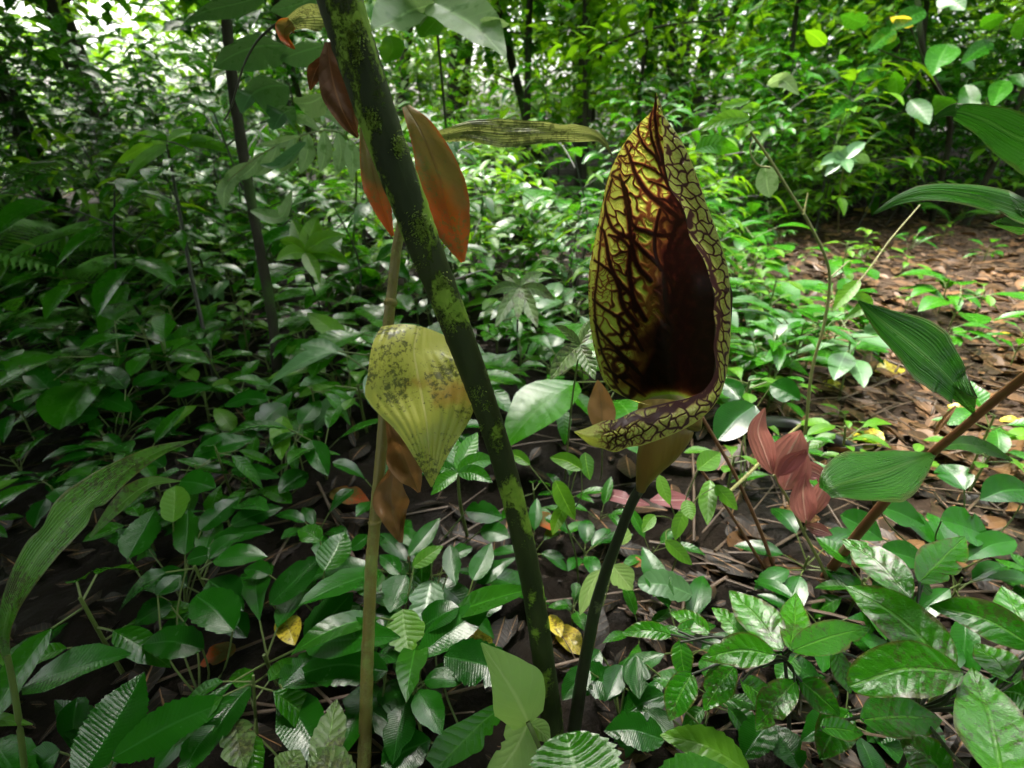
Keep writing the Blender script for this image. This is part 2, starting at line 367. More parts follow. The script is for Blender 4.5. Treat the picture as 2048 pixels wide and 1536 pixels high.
n1 = t.noise(pos, 5.0, 5.0, .6); n2 = t.noise(pos, 40.0, 5.0, .65); n3 = t.n('TexVoronoi', i_Scale=38.0, i_Vector=pos)
pth = t.n('SeparateXYZ', i_0=pos)
# the trodden path to the right is a paler, redder earth
pf = t.math('MULTIPLY', t.ramp(t.math('MULTIPLY_ADD', n1, .8, pth.outputs[0]), .75, 1.5), t.math('SUBTRACT', 1.0, t.ramp(pth.outputs[1], 3.3, 4.2)))
soil = t.mix(n2, (.003, .002, .0015), (.015, .010, .006)); pathc = t.mix(n2, (.016, .010, .007), (.070, .044, .027))
col = t.mix(pf, soil, pathc)
hg = t.math('ADD', t.math('MULTIPLY', n2, .7), t.math('MULTIPLY', n3.outputs[0], .5))
bp = t.n('Bump', i_Strength=.9, i_Distance=.012, i_Height=hg)
pr = t.n('BsdfPrincipled', i_Base_Color=col, i_Roughness=t.ramp(n1, .0, .6), i_Normal=bp.outputs[0]); pr.inputs['Specular IOR Level'].default_value = .2; t.put(t.out.inputs[0], pr.outputs[0])
mb = MB(); mb.grid(np.stack([X, Y, Z], -1)); g = mb.build('ground', t.m); tag(g, kind='structure')

# ---- leaf litter: uncountable brown leaves and straw on the floor
mb = MB()
def in_path(x, y): return (x > .55 + .25 * math.sin(3 * y)) and .75 < y < 3.6
k = 0
while k < 10500:
    y = .05 + 4.2 * random.random() ** 1.5; x = (random.random() * 2 - 1) * (y * 1.25 + .35)
    if k > 7500: y = random.uniform(.8, 3.7); x = random.uniform(.5, y * 1.2 + .3)
    pth_ = in_path(x, y)
    if not pth_ and random.random() < .35: continue
    if not pth_ and x < .12 and random.random() < .6: k += 1; continue
    k += 1
    L = random.choice([random.uniform(.012, .04), random.uniform(.03, .11)]) * (1.0 if y > .6 else .8); a = random.random() * 6.28
    z = float(gz(x, y)) + random.uniform(.002, .016)
    up = nrm(np.array([random.gauss(0, .25), random.gauss(0, .25), 1.0]))
    lleaf(mb, (x, y, z), (math.cos(a), math.sin(a), random.gauss(.05, .14)), L, L * random.uniform(.12, .26), up, droop=random.uniform(-.15, .25), n=6, nu=3,
          tint=random.random() ** 2.2 * (.85 if pth_ else .30) + (.02 if pth_ else -.26 - .35 * (x < .15)), kind='lance', fold=random.uniform(-.5, .5), wav=.12)  # left-hand litter tinted darker still, the shade there put into its colour
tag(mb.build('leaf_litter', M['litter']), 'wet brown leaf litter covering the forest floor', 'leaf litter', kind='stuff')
mb = MB()
for i in range(700):
    y = .3 + 3.2 * random.random() ** 1.2; x = random.uniform(.3, 1) * (y * 1.3 + .2) if i % 3 else (random.random() * 2 - 1) * (y * 1.2)
    a = random.gauss(.25, .7); L = random.uniform(.05, .3); z = float(gz(x, y)) + random.uniform(.006, .02)
    p0 = np.array([x, y, z]); d = np.array([math.cos(a), math.sin(a), random.gauss(0, .04)])
    mb.tube([p0, p0 + d * L * .5 + [0, 0, random.gauss(0, .01)], p0 + d * L], [random.uniform(.0008, .0028)] * 2, n=4, seg=4, tint=random.random())
tag(mb.build('twig_litter', bark_mat('straw_twigs', (.02, .012, .008), (.16, .10, .06), rough=.5)), 'thin straw and twigs scattered over the litter', 'twigs', kind='stuff')

# ================================================================== the flower
def add_branches(segs, line, r0, r1, rng, depth=0, minr=.7, space=16.0, lo=.9, hi=1.35, lenf=(14, 40)):
    """veins branching off a polyline in picture units of the spathe"""
    p = crom(line, max(6, int(np.hypot(*np.diff(np.array(line, float), axis=0).T).sum() / 5)))
    n = len(p); p = p + rng.randn(n, 2) * (.5 if depth else .8); r = np.linspace(r0, r1, n)
    for i in range(n - 1): segs.append((p[i, 0], p[i, 1], r[i], p[i + 1, 0], p[i + 1, 1], r[i + 1]))
    if depth >= 3: return
    acc = rng.rand() * space; sd = 1 if rng.rand() < .5 else -1
    for i in range(1, n - 1):
        acc += np.hypot(*(p[i + 1] - p[i]))
        if acc > space:
            acc = 0; sd = -sd
            T = nrm(p[i + 1] - p[i - 1]); a = sd * rng.uniform(lo, hi); c, s_ = math.cos(a), math.sin(a)
            D = np.array([T[0] * c - T[1] * s_, T[0] * s_ + T[1] * c]); L = rng.uniform(*lenf) * (1 if depth == 0 else .62)
            q = [p[i]]; cur = D.copy(); m = 4
            for j in range(m):
                b = sd * -.12 + rng.randn() * .22; cur = np.array([cur[0] * math.cos(b) - cur[1] * math.sin(b), cur[0] * math.sin(b) + cur[1] * math.cos(b)])
                q.append(q[-1] + cur * L / m)
            rr = min(1.9, max(minr, r[i] * .5))
            add_branches(segs, q, rr, max(minr * .7, rr * .5), rng, depth + 1 + (depth > 0 and rng.rand() < .4), minr, space * .55, lo, hi, lenf)
def vein_field(segs, x, y, soft=1.0):
    V = np.zeros(x.shape)
    for x0, y0, r0, x1, y1, r1 in segs:
        R_ = max(r0, r1) + 3.0
        m = (x > min(x0, x1) - R_) & (x < max(x0, x1) + R_) & (y > min(y0, y1) - R_) & (y < max(y0, y1) + R_)
        if not m.any(): continue
        xx = x[m]; yy = y[m]; dx, dy = x1 - x0, y1 - y0; l2 = dx * dx + dy * dy + 1e-9
        tt = np.clip(((xx - x0) * dx + (yy - y0) * dy) / l2, 0, 1)
        d = np.hypot(xx - x0 - tt * dx, yy - y0 - tt * dy); rr = r0 + (r1 - r0) * tt
        V[m] = np.maximum(V[m], np.clip(1.35 - d / (rr + soft), 0, 1) * np.minimum(1, .60 + .26 * rr))
    return V
def cells(x, y, size, seed, ang=0.0, asp=1.0, jit=.42):
    """distance to the nearest wall of an irregular cell net"""
    r = np.random.RandomState(seed); tab = r.rand(256, 256, 2) * 2 * jit - jit
    c_, s_ = math.cos(ang), math.sin(ang); X_ = (x * c_ + y * s_) / (size * asp); Y_ = (-x * s_ + y * c_) / size
    ix, iy = np.floor(X_).astype(int), np.floor(Y_).astype(int); P_ = []
    for a_ in (-1, 0, 1):
        for b_ in (-1, 0, 1):
            j_ = tab[(ix + a_) % 256, (iy + b_) % 256]; P_.append(np.stack([ix + a_ + .5 + j_[..., 0], iy + b_ + .5 + j_[..., 1]], -1))
    P_ = np.stack(P_, 0); D = np.hypot(P_[..., 0] - X_, P_[..., 1] - Y_); o_ = np.argsort(D, axis=0)
    f1 = np.take_along_axis(D, o_[:1], 0)[0]; p1 = np.take_along_axis(P_, o_[:1][..., None], 0)[0]; best = np.full(f1.shape, 9.0)
    for q in range(1, 5):
        p2 = np.take_along_axis(P_, o_[q:q + 1][..., None], 0)[0]; n_ = p2 - p1; l_ = np.hypot(n_[..., 0], n_[..., 1]) + 1e-9
        m_ = (p1 + p2) / 2; best = np.minimum(best, np.abs(((m_[..., 0] - X_) * n_[..., 0] + (m_[..., 1] - Y_) * n_[..., 1]) / l_))
    return best * size
LM = [(1312,182),(1304,220),(1280,246),(1246,290),(1217,353),(1202,420),(1186,498),(1178,540),(1177,598),(1181,654),(1192,714),(1211,767),(1245,792),(1276,803),(1307,812)]
IN = [(1312,182),(1321,212),(1324,250),(1327,290),(1337,368),(1363,410),(1381,472),(1415,537),(1424,570),(1428,598),(1430,640),(1429,676),(1429,739),(1412,778),(1370,797)]
IN2 = [(1345,803),(1295,814),(1254,829),(1214,842),(1176,854),(1148,863)]
MG = [(1312,182),(1316,214),(1334,240),(1368,290),(1400,368),(1412,405),(1430,452),(1447,505),(1454,530),(1459,560),(1461,614),(1461,676),(1453,748),(1438,795),(1411,829)]
MG2 = [(1372,856),(1314,881),(1270,893),(1223,902),(1182,890),(1150,866)]
DEP_L = [.405,.402,.398,.392,.386,.382,.378,.376,.374,.372,.370,.368,.366,.362,.360]
DEP_I = [.406,.405,.402,.398,.392,.388,.383,.380,.378,.376,.374,.372,.369,.364,.358]
DEP_M = [.406,.400,.394,.386,.378,.375,.371,.368,.367,.366,.364,.362,.357,.350,.344]
NV, NU = 420, 300
rL = crom(np.c_[LM, DEP_L], NV); rI = crom(np.c_[IN, DEP_I], NV)
tt = np.linspace(0, 1, NV)[:, None]; uu = np.linspace(0, 1, NU)[None]
D_ = interp([0, .012, .03, .055, .075, .085, .09, .09, .085, .075, .06], NV)[:, None]
Bx = interp([0, 3, 10, 22, 40, 56, 66, 64, 58, 50, 20], NV)[:, None]
Sy = interp([0, 0, 0, -6, -10, -8, 0, 8, 18, 32, 30], NV)[:, None]
px = rL[:, :1] * (1 - uu) + rI[:, :1] * uu + Bx * np.exp(-((uu - .90) / .075) ** 2) * (1 - uu ** 30)
py = rL[:, 1:2] * (1 - uu) + rI[:, 1:2] * uu + Sy * np.sin(np.pi * uu)
dd = rL[:, 2:] * (1 - uu) + rI[:, 2:] * uu + D_ * np.sin(np.pi * uu ** 1.15) ** .8
rng = np.random.RandomState(4)
segs = []
mains = [([(1313,185),(1310,230),(1314,270),(1323,310),(1332,345),(1346,385),(1368,425)],2.2,9),
 ([(1250,290),(1262,320),(1272,350),(1295,385),(1325,410),(1355,435)],2,10),
 ([(1280,240),(1276,262),(1288,290),(1310,312),(1322,330)],1.2,3.5),
 ([(1304,215),(1300,255),(1308,290),(1318,318)],1.5,3),
 ([(1266,325),(1290,330),(1312,338)],2,1),
 ([(1222,350),(1246,365),(1258,410),(1265,450),(1292,462),(1318,470),(1350,470)],1.8,8),
 ([(1208,395),(1214,430),(1230,462),(1262,478),(1290,505),(1330,545),(1355,600)],1.8,9),
 ([(1240,350),(1250,395),(1258,440),(1264,490),(1275,530),(1300,560)],2.6,8),
 ([(1196,450),(1210,470),(1218,520),(1235,560),(1262,590),(1290,640)],1.8,8),
 ([(1218,470),(1245,480),(1262,500)],2,4),
 ([(1186,520),(1203,530),(1225,548),(1240,580),(1245,610),(1275,650)],1.6,8),
 ([(1184,598),(1210,618),(1240,636),(1262,660),(1285,700)],1.4,6),
 ([(1186,640),(1205,668),(1235,700),(1262,728),(1290,760)],1.4,6),
 ([(1196,700),(1225,700),(1250,722),(1275,745)],1.4,4),
 ([(1208,735),(1235,752),(1262,772),(1290,792)],1.4,4),
 ([(1320,420),(1312,455),(1310,500),(1322,540)],5,6), ([(1355,440),(1338,500),(1330,560),(1335,620)],10,14),
 ([(1288,332),(1313,343),(1340,362)],1.2,2.5), ([(1298,362),(1325,372),(1352,388)],1.2,3), ([(1310,300),(1320,336),(1334,368),(1352,402)],1.4,3.5), ([(1300,395),(1330,400),(1352,415)],1.5,4),
 ([(1268,470),(1258,520),(1262,570),(1270,620)],5,8), ([(1210,425),(1202,470),(1196,540),(1190,600),(1192,650),(1206,710),(1236,765)],1.3,1.8),
 ([(1225,360),(1210,400)],2,1.2)]
for ln, a, b in mains: add_branches(segs, ln, a * .8, b * .95, rng, 3)
xs, ys = px.ravel(), py.ravel()
V1 = vein_field(segs, xs, ys, 1.5)
# the throat: solid dark maroon, fading into the veins
core = np.array([(1352,405),(1325,470),(1312,530),(1318,600),(1300,650),(1278,700),(1262,760),(1290,820),(1500,820),(1500,430)], float)
def inside_soft(poly, x, y, r):
    ins = np.zeros(x.shape, bool); dm = np.full(x.shape, 1e9); n = len(poly)
    for i in range(n):
        (x0, y0), (x1, y1) = poly[i], poly[(i + 1) % n]
        c = ((y0 > y) != (y1 > y)) & (x < (x1 - x0) * (y - y0) / (y1 - y0 + 1e-9) + x0); ins ^= c
        dx, dy = x1 - x0, y1 - y0; q = np.clip(((x - x0) * dx + (y - y0) * dy) / (dx * dx + dy * dy), 0, 1)
        dm = np.minimum(dm, np.hypot(x - x0 - q * dx, y - y0 - q * dy))
    sd = np.where(ins, dm, -dm); return np.clip(.5 + sd / r, 0, 1)
wob = 12 * np.sin(ys / 13 + np.sin(xs / 9)) + 6 * np.sin(xs / 7 + ys / 21)
cr = inside_soft(core, xs + wob + 4, ys, 85)
cr2 = inside_soft(core, xs + wob, ys, 150)
V1h = vein_field([(q[0], q[1], q[2] * 1.2, q[3], q[4], q[5] * 1.2) for q in segs if q[2] > .9], xs, ys, 5.5)
wx = xs + 4.5 * np.sin(ys / 9.0 + 2 * np.sin(xs / 17)) + 2 * np.sin(ys / 4.1); wy = ys + 4.5 * np.sin(xs / 8.0 + 1.5 * np.sin(ys / 19)) + 2 * np.sin(xs / 3.7)
e1 = cells(wx, wy, 27, 3, .75, 1.35); e2 = cells(wx + 1.5 * np.sin(ys / 2.9), wy, 10.5, 8, .2, 1.5)
tk = 1.0 + 2.6 * np.clip((cr2_ := inside_soft(core, xs, ys, 190)) * 1.6, 0, 1)
net = np.clip(1.3 - e1 / (2.5 * tk), 0, 1); fine_ = np.clip(1.15 - e2 / 1.5, 0, 1) * (.42 + .25 * np.sin(xs / 23 + ys / 31))
V1 = np.maximum(V1, np.maximum(net * (.78 + .2 * np.sin(xs / 15)), fine_))
V = np.maximum(np.maximum(V1, V1h * .40), np.clip(cr * 1.15, 0, 1)); V = np.maximum(V, V1 * .2 + cr2 * .30)
marg = np.clip(1 - uu / .012, 0, 1) * np.ones_like(px)
V = np.maximum(V, .34 * marg.ravel()); V = np.where((uu > .012) & (uu < .030) & (tt > .02), (V.reshape(NV, NU) * .45), V.reshape(NV, NU))
pucker = (1 - V1.reshape(NV, NU)) * np.clip(1 - cr2.reshape(NV, NU), 0, 1)
dd = dd - .0030 * pucker * np.sin(np.pi * uu) ** .5
V = V - 2.4 * np.exp(-(((px - 1338) / 42) ** 2 + ((py - 806) / 20) ** 2))      # pale spot at the bottom of the throat
flo = P(rL[6, 0], rL[6, 1], .38)
fbase = PH(1148, 1452, 0.0)
flower = empty('arum_flower', fbase, 'hooded yellow-green flower netted with maroon veins, on a thin dark stalk', 'flower')
def spathe_mat():
    t = NT('veined_spathe'); pos = t.n('TexCoord').outputs['Object']; geo = t.n('NewGeometry')
    v = t.n('Attribute', attribute_name='vein').outputs['Fac']
    fl = t.n('Attribute', attribute_name='tint').outputs['Fac']
    nz = t.noise(pos, 150.0, 5.0, .65); nb = t.noise(pos, 35.0, 3.0)
    vor = t.n('TexVoronoi', feature='DISTANCE_TO_EDGE', i_Scale=300.0, i_Vector=t.mix(.012, pos, t.n('TexNoise', i_Scale=60.0, i_Vector=pos).outputs[1]))
    fine = t.math('SUBTRACT', 1.0, t.ramp(vor.outputs[0], 0.0, .10))
    vv = t.math('ADD', t.math('MAXIMUM', v, t.math('MULTIPLY', fine, t.math('MULTIPLY_ADD', nb, .9, -.25))), t.math('MULTIPLY_ADD', nz, .34, -.17), clamp=True)
    cr_ = t.n('ValToRGB', i_0=vv); e = cr_.color_ramp; e.elements[0].position = .0; e.elements[0].color = (.74, .80, .14, 1)
    e.elements[1].position = 1.0; e.elements[1].color = (.014, .003, .003, 1)
    for p_, c in ((.24, (.60, .60, .09, 1)), (.40, (.42, .25, .05, 1)), (.56, (.22, .055, .018, 1)), (.76, (.085, .016, .010, 1))):
        q = e.elements.new(p_); q.color = c
    back = t.mix(nb, (.13, .19, .035), (.24, .30, .06))
    isr = t.math('GREATER_THAN', fl, .75)
    pale = t.mix(t.math('MULTIPLY', isr, t.math('SUBTRACT', .5, t.math('MULTIPLY', vv, .5))), cr_.outputs[0], (.66, .72, .34))
    pale = t.mix(t.ramp(t.math('MULTIPLY', v, -1.0), .0, .3), pale, (.85, .62, .52))
    purple = t.mix(t.ramp(vv, .45, .8), pale, (.085, .034, .040))
    col = t.mix(t.math('GREATER_THAN', fl, .75), pale, purple)
    col = t.mix(t.math('LESS_THAN', fl, .25), col, (.20, .11, .02)) if False else col
    # outer side of the spathe is plain mottled green
    fac = t.math('MULTIPLY', geo.outputs['Backfacing'], t.math('LESS_THAN', fl, .75))
    col2 = t.mix(fac, col, t.mix(t.ramp(vv, .4, .9), back, (.03, .03, .02)))
    bp = t.n('Bump', i_Strength=.55, i_Distance=.0012, i_Height=t.math('SUBTRACT', nb, t.math('MULTIPLY', vv, .8)))
    pr = t.n('BsdfPrincipled', i_Base_Color=col2, i_Roughness=.42, i_Normal=bp.outputs[0]); pr.inputs['Coat Weight'].default_value = .12; pr.inputs['Specular IOR Level'].default_value = .35
    tr = t.n('BsdfTranslucent', i_Color=t.mix(.6, col, (.62, .62, .06), 'MULTIPLY'), i_Normal=bp.outputs[0])
    tr.inputs[0].default_value = (1, 1, 1, 1)
    t.put(tr.inputs[0], col)
    ms = t.n('MixShader', i_0=.72, i_1=pr.outputs[0], i_2=tr.outputs[0]); t.put(t.out.inputs[0], ms.outputs[0]); return t.m
mb = MB()
UVb = np.stack(np.broadcast_arrays(uu, tt), -1)
mb.grid(P(px, py, dd), UVb, tint=.5, attr=V)
# flared rim: one ribbon from the hood's tip down the right side and round under the mouth to the loose pointed end
ra = crom(np.c_[IN + IN2, DEP_I + [.352, .343, .338, .334, .331, .329]], 640); rb = crom(np.c_[MG + MG2, DEP_M + [.338, .333, .330, .328, .328, .328]], 640)
SB = 70; b = np.linspace(0, 1, SB)[None]
al = np.cumsum(np.r_[0, np.hypot(*np.diff((ra[:, :2] + rb[:, :2]) / 2, axis=0).T)])[:, None]; wid = np.hypot(*(rb - ra)[:, :2].T)[:, None]
fx = ra[:, :1] * (1 - b) + rb[:, :1] * b; fy = ra[:, 1:2] * (1 - b) + rb[:, 1:2] * b
fd = ra[:, 2:] * (1 - b) + rb[:, 2:] * b - .006 * np.sin(np.pi * b) * np.clip(wid / 40, 0, 1)
lipf = np.clip((al - 760) / 80, 0, 1)
fy = fy + lipf * (2.2 * np.sin(al / 8.3) * b + 2.6 * np.sin(al / 12 + 1) * (1 - b)) * np.clip((al.max() - al) / 60, 0, 1)
wavs = 2.2 * np.sin(al / 13) * (1 - b) * np.clip(al / 300, 0, 1) * (1 - lipf); fx = fx + wavs
A_ = al + 0 * b; B_ = (b - .5) * wid
segs2 = []; rng = np.random.RandomState(9); tot = float(al[-1, 0])
def wd(a): return float(np.interp(a, al[:, 0], wid[:, 0]))
mline = []; mrad = []
for a in np.arange(20, 860, 14): mline.append((a, (.17 - .5) * wd(a) * (1 + .25 * rng.randn()) ))
for i in range(len(mline) - 1):
    a = mline[i][0]; r_ = np.interp(a, [0, 200, 400, 560, 760, 860], [1.0, 1.8, 2.8, 4.6, 6.0, 2.4]) * (.6 + .8 * rng.rand()); segs2.append((*mline[i], r_, *mline[i + 1], r_))
m2 = [(a, (.64 - .5) * wd(a) * (1 + .3 * rng.randn())) for a in np.arange(60, 880, 16)]
for i in range(len(m2) - 1): (rng.rand() < .8) and segs2.append((*m2[i], .6 + rng.rand(), *m2[i + 1], 1.0))
a = 30
while a < 880:
    w_ = wd(a); a += rng.uniform(15, 34); add_branches(segs2, [(a - 2, -.47 * w_), (a, -.25 * w_), (a + rng.uniform(-3, 6), .05 * w_), (a + rng.uniform(-5, 9), .46 * w_)], 1.5, .8, rng, 2, .4, 10)
a = 850
while a < tot - 30:      # the lip: fans of veins from its upper edge down to the margin
    w_ = wd(a); a += rng.uniform(30, 46); c = (a, (.10 + .1 * rng.rand() - .5) * w_)
    segs2.append((a - 40, (-.33 + .1 * rng.rand()) * w_, 1.5, c[0], c[1], 2.4))
    for q in np.linspace(-34, 34, 6):
        e = (a + q + rng.randn() * 3, (.12 + .3 * rng.rand()) * w_); add_branches(segs2, [c, ((c[0] * .6 + e[0] * .4) + q * .15, c[1] * .45 + e[1] * .55), e], 1.6, .6, rng, 1, .4, 9, .7, 1.1, (8, 16))
    if rng.rand() < .9: segs2.append((a - 18, .12 * w_, 1.1, a + 20, .16 * w_ + rng.randn() * 3, 1.1))
wob2 = 2.2 * np.sin(A_ / 5.3 + np.sin(B_ / 4)) + 1.6 * np.sin(A_ / 11 + B_ / 6)
Vf = vein_field(segs2, (A_ + wob2).ravel(), (B_ + .6 * wob2).ravel(), 2.1).reshape(A_.shape); Vf = np.maximum(Vf, .5 * vein_field([q for q in segs2 if q[2] > 1.8], A_.ravel(), (B_ + .6 * wob2).ravel(), 5.0).reshape(A_.shape))
wa = A_ + 3 * np.sin(B_ / 4.0 + A_ / 21) + 1.5 * np.sin(A_ / 5); wb = B_ + 2.5 * np.sin(A_ / 7.0)
g1 = np.clip(1.3 - cells(wa, wb, 19, 21, .3, 1.25) / 2.4, 0, 1) * .85; g2 = np.clip(1.15 - cells(wa, wb, 7.5, 22, 1.2, 1.6) / 1.3, 0, 1) * (.40 + .42 * lipf)
core_line = vein_field([q for q in segs2 if q[2] > 1.8], (A_ + wob2).ravel(), (B_ + .6 * wob2).ravel(), 3.4).reshape(A_.shape)
Vf = np.maximum(np.maximum(g1, g2), core_line * .85)
Vf *= np.clip((1 - b) / .05, 0.25, 1)
Vf *= np.clip((tot - 25 - al) / 50, 0.0, 1)
Vf = np.maximum(Vf, .16)
edge_dark = np.exp(-(b / .10) ** 2) * np.clip((al - 300) / 300, 0, 1) * (1 - lipf) * .9; Vf = np.maximum(Vf, edge_dark)
fd = fd - (.0026 + .0022 * lipf) * (1 - Vf) * np.sin(np.pi * b)
ribbon = P(fx, fy, fd)
mb.grid(ribbon, np.stack([b + 0 * al, al / tot + 0 * b], -1), tint=1.0, attr=Vf)
sp = mb.build('spathe', spathe_mat(), flower, attrname='vein')
# tube below the mouth and the stalk
tmat = NT('spathe_tube'); pos = tmat.n('TexCoord').outputs['Object']; uvt = tmat.n('UVMap').outputs[0]
sx = tmat.n('Mapping', i_0=pos, i_3=(1, 1, .12)).outputs[0]; a1 = tmat.noise(sx, 95.0, 3.0); a2 = tmat.noise(pos, 12.0, 2.0)
c_ = tmat.mix(tmat.ramp(a1, .38, .62), (.12, .085, .02), (.30, .26, .05)); c_ = tmat.mix(tmat.ramp(a2, .4, .7), c_, (.24, .13, .03))
pr = tmat.n('BsdfPrincipled', i_Base_Color=c_, i_Roughness=.42); trn = tmat.n('BsdfTranslucent', i_Color=tmat.mix(.5, c_, (.5, .42, .04)))
tmat.put(tmat.out.inputs[0], tmat.n('MixShader', i_0=.35, i_1=pr.outputs[0], i_2=trn.outputs[0]).outputs[0])
mb = MB(); tp = [(1340,822,.372),(1336,850,.368),(1322,885,.370),(1303,920,.375),(1291,948,.379),(1284,968,.381),(1281,982,.382)]
tw = [64, 62, 52, 37, 24, 15, 11]
mb.tube([P(*q) for q in tp], [w * q[2] / F for w, q in zip(tw, tp)], n=28, seg=30, squash=.8); mb.build('spathe_tube', tmat.m, flower)
mb = MB(); sp_ = path([(1283,972),(1262,1010),(1235,1080),(1213,1140),(1192,1210),(1178,1280),(1163,1360),(1148,1460)], .382, depth_h(1455) - .005)
mb.tube(P(sp_[:, 0], sp_[:, 1], sp_[:, 2]), [w * d / F for w, d in zip([11, 10, 10.5, 11, 12, 12, 12.5, 14], sp_[:, 2])], n=14, seg=60, bump=.03)
mb.build('stalk', M['darkstem'], flower)

# ================================================================== the thick mottled leaf stalk crossing the picture
pp = [(662,-60),(680,0),(704,80),(740,190),(778,300),(815,400),(852,500),(888,590),(922,680),(952,760),(980,840),(1008,930),(1034,1030),(1056,1130),(1074,1230),(1088,1330),(1100,1410),(1106,1475)]
hwp = [46,45,43,40.5,38,36,33.5,31,28.5,26.5,24.5,23.5,22.5,22,22,22,22,23]
q = path(pp, .315, depth_h(1470) - .004)
o = empty('mottled_stalk', PH(1106, 1470), 'thick dark green leaf stalk with yellow lichen blotches, leaning across the centre', 'plant stalk')
mb = MB(); mb.tube(P(q[:, 0], q[:, 1], q[:, 2]), [w * d / F for w, d in zip(hwp, q[:, 2])], n=28, seg=140, bump=.035)
mb.build('stem', M['petiole'], o)
mb = MB()      # moss tufts standing proud of the skin
for (mx, my, mr) in [(708,70,22),(716,110,12),(742,235,18),(800,285,16),(800,300,14),(835,455,26),(845,450,18),(838,530,14),(886,565,14),(893,640,16),(905,655,10),(955,790,14),(948,780,10),(972,812,8),(965,850,8),(1000,890,7),(1010,960,7),(1030,1040,7),(1045,1090,6),(1060,1180,6)]:
    dq = float(np.interp(my, q[:, 1], q[:, 2])); cx = float(np.interp(my, q[:, 1], q[:, 0])); hw_ = float(np.interp(my, q[:, 1], hwp))
    for i in range(int(mr * 9)):
        ax = random.gauss(0, .45) * mr; ay = random.gauss(0, .6) * mr; x = mx + ax; y = my + ay
        cxx = float(np.interp(y, q[:, 1], q[:, 0])); e = (x - cxx) / hw_
        if abs(e) > .95: continue
        dz = math.sqrt(1 - e * e) * hw_ * dq / F
        p0 = P(x, y, float(np.interp(y, q[:, 1], q[:, 2])) - dz + .0002)
        dr = nrm(np.array([e + random.gauss(0, .6), -1.0 + random.gauss(0, .4), random.gauss(.3, .6)]))
        lleaf(mb, p0, dr, random.uniform(.001, .0034), .0006, droop=.3, n=3, nu=3, tint=random.random(), fold=.1)
mb.build('lichen', leaf_mat('lichen', (.10, .17, .02), (.26, .36, .05), rough=.8, transl=.2, bump=.1, nvein=1), o)

# ================================================================== thin mossy stalk with withered leaves
DS = .455
o = empty('withered_plant', PH(728, 1560), 'slim mossy brown stalk hung with olive, orange and brown withered leaves', 'withered plant')
q = path([(690,60),(735,150),(785,250),(812,340),(805,430),(793,500),(783,590),(776,660),(772,760),(766,860),(758,950),(750,1040),(742,1140),(738,1240),(734,1340),(731,1450),(727,1560)], .46, depth_h(1560) - .004)
mb = MB(); mb.tube(P(q[:, 0], q[:, 1], q[:, 2]), [w * d / F for w, d in zip([6,7,8,9,9,10,10,11,11,11,11,11.5,12,12,12.5,13,14], q[:, 2])], n=14, seg=150, bump=.05)
for yy in (605, 1045): # old leaf scars
    xx = float(np.interp(yy, q[:, 1], q[:, 0])); dq = float(np.interp(yy, q[:, 1], q[:, 2]))
    mb.tube([P(xx - 1, yy - 9, dq), P(xx, yy, dq), P(xx + 1, yy + 9, dq)], [.0048, .0066, .0048], n=12, seg=6, bump=.1)
mb.build('stem', M['stalk'], o)
def one(parent, matk, mid, hw, label=None, name='leaf', **kw):
    if matk in ('brown', 'darkbrown', 'orange', 'olive', 'mould'): kw.setdefault('crump', .12); kw.setdefault('nu', 17); kw.setdefault('n', 40)
    m = MB(); hleaf(m, mid, hw, **kw); c = m.build(name, M[matk], parent)
    if label: c['label'] = label
    return c
one(o, 'mould', [(836,654,.47),(828,698,.456),(834,742,.446),(843,788,.440),(851,834,.436),(856,880,.434),(860,926,.435),(863,974,.438)],
    [(56,74),(98,82),(117,92),(124,102),(98,100),(62,70),(28,34),(1.5,1.5)], 'big olive leaf speckled with mould, folded over the stalk', k=.1, fold=-.10, rip=.0, wav=.02, crump=.035, pleat=(.02, 5), nu=51, n=80, seed=3)
one(o, 'orange', [(812,212,.452),(845,270,.448),(878,350,.446),(898,430,.446),(915,490,.448),(926,524,.450)], [8, 32, 46, 49, 40, 4], 'orange and brown withered leaf', k=.1, fold=.25, wav=.05, crump=.10, nu=21, n=60, tint=.9)
one(o, 'orange', [(725,255,.462),(738,310,.462),(752,370,.462),(768,425,.462),(786,472,.462)], [6, 20, 26, 25, 3], k=0, fold=.5, wav=.06, tint=.1)
one(o, 'darkbrown', [(655,85,.47),(660,130,.47),(672,185,.47),(694,240,.47),(716,275,.472)], [6, 20, 30, 26, 3], 'dark brown curled leaf', k=0, fold=.6, wav=.12, tint=.5)
one(o, 'darkbrown', [(655,110,.472),(638,130,.474),(626,155,.476),(620,180,.478)], [4, 12, 14, 2], k=0, fold=.4, wav=.1, tint=.2)
one(o, 'brown', [(668,120,.485),(684,170,.486),(700,220,.486),(712,262,.487)], [8, 22, 24, 4], k=0, fold=.3, wav=.1)
one(o, 'olive', [(838,262,.46),(880,272,.462),(940,262,.462),(1010,268,.458),(1080,266,.452),(1150,266,.446),(1192,272,.44),(1212,290,.436),(1226,314,.434)], [5, 10, 24, 26, 23, 19, 14, 4, 1.5],
    'narrow grey-olive leaf held out to the right', k=.15, fold=.15, wav=.22, nu=15, n=90, seed=8)
one(o, 'olive', [(672,42,.47),(640,34,.475),(605,36,.48),(578,48,.485),(556,62,.49)], [16, 22, 20, 13, 4], k=.2, fold=.3, wav=.08, tint=.6)
one(o, 'orange', [(584,46,.482),(570,58,.48),(572,78,.478),(590,98,.476)], [10, 17, 13, 2], 'small orange curled leaf tip', k=0, fold=.5, wav=.1, tint=1.0)
one(o, 'brown', [(778,838,.475),(796,880,.478),(815,930,.482),(838,985,.486)], [8, 26, 34, 3], 'brown dead leaf hanging behind the stalk', k=0, fold=.25, wav=.16, crump=.3, nu=25, n=60)
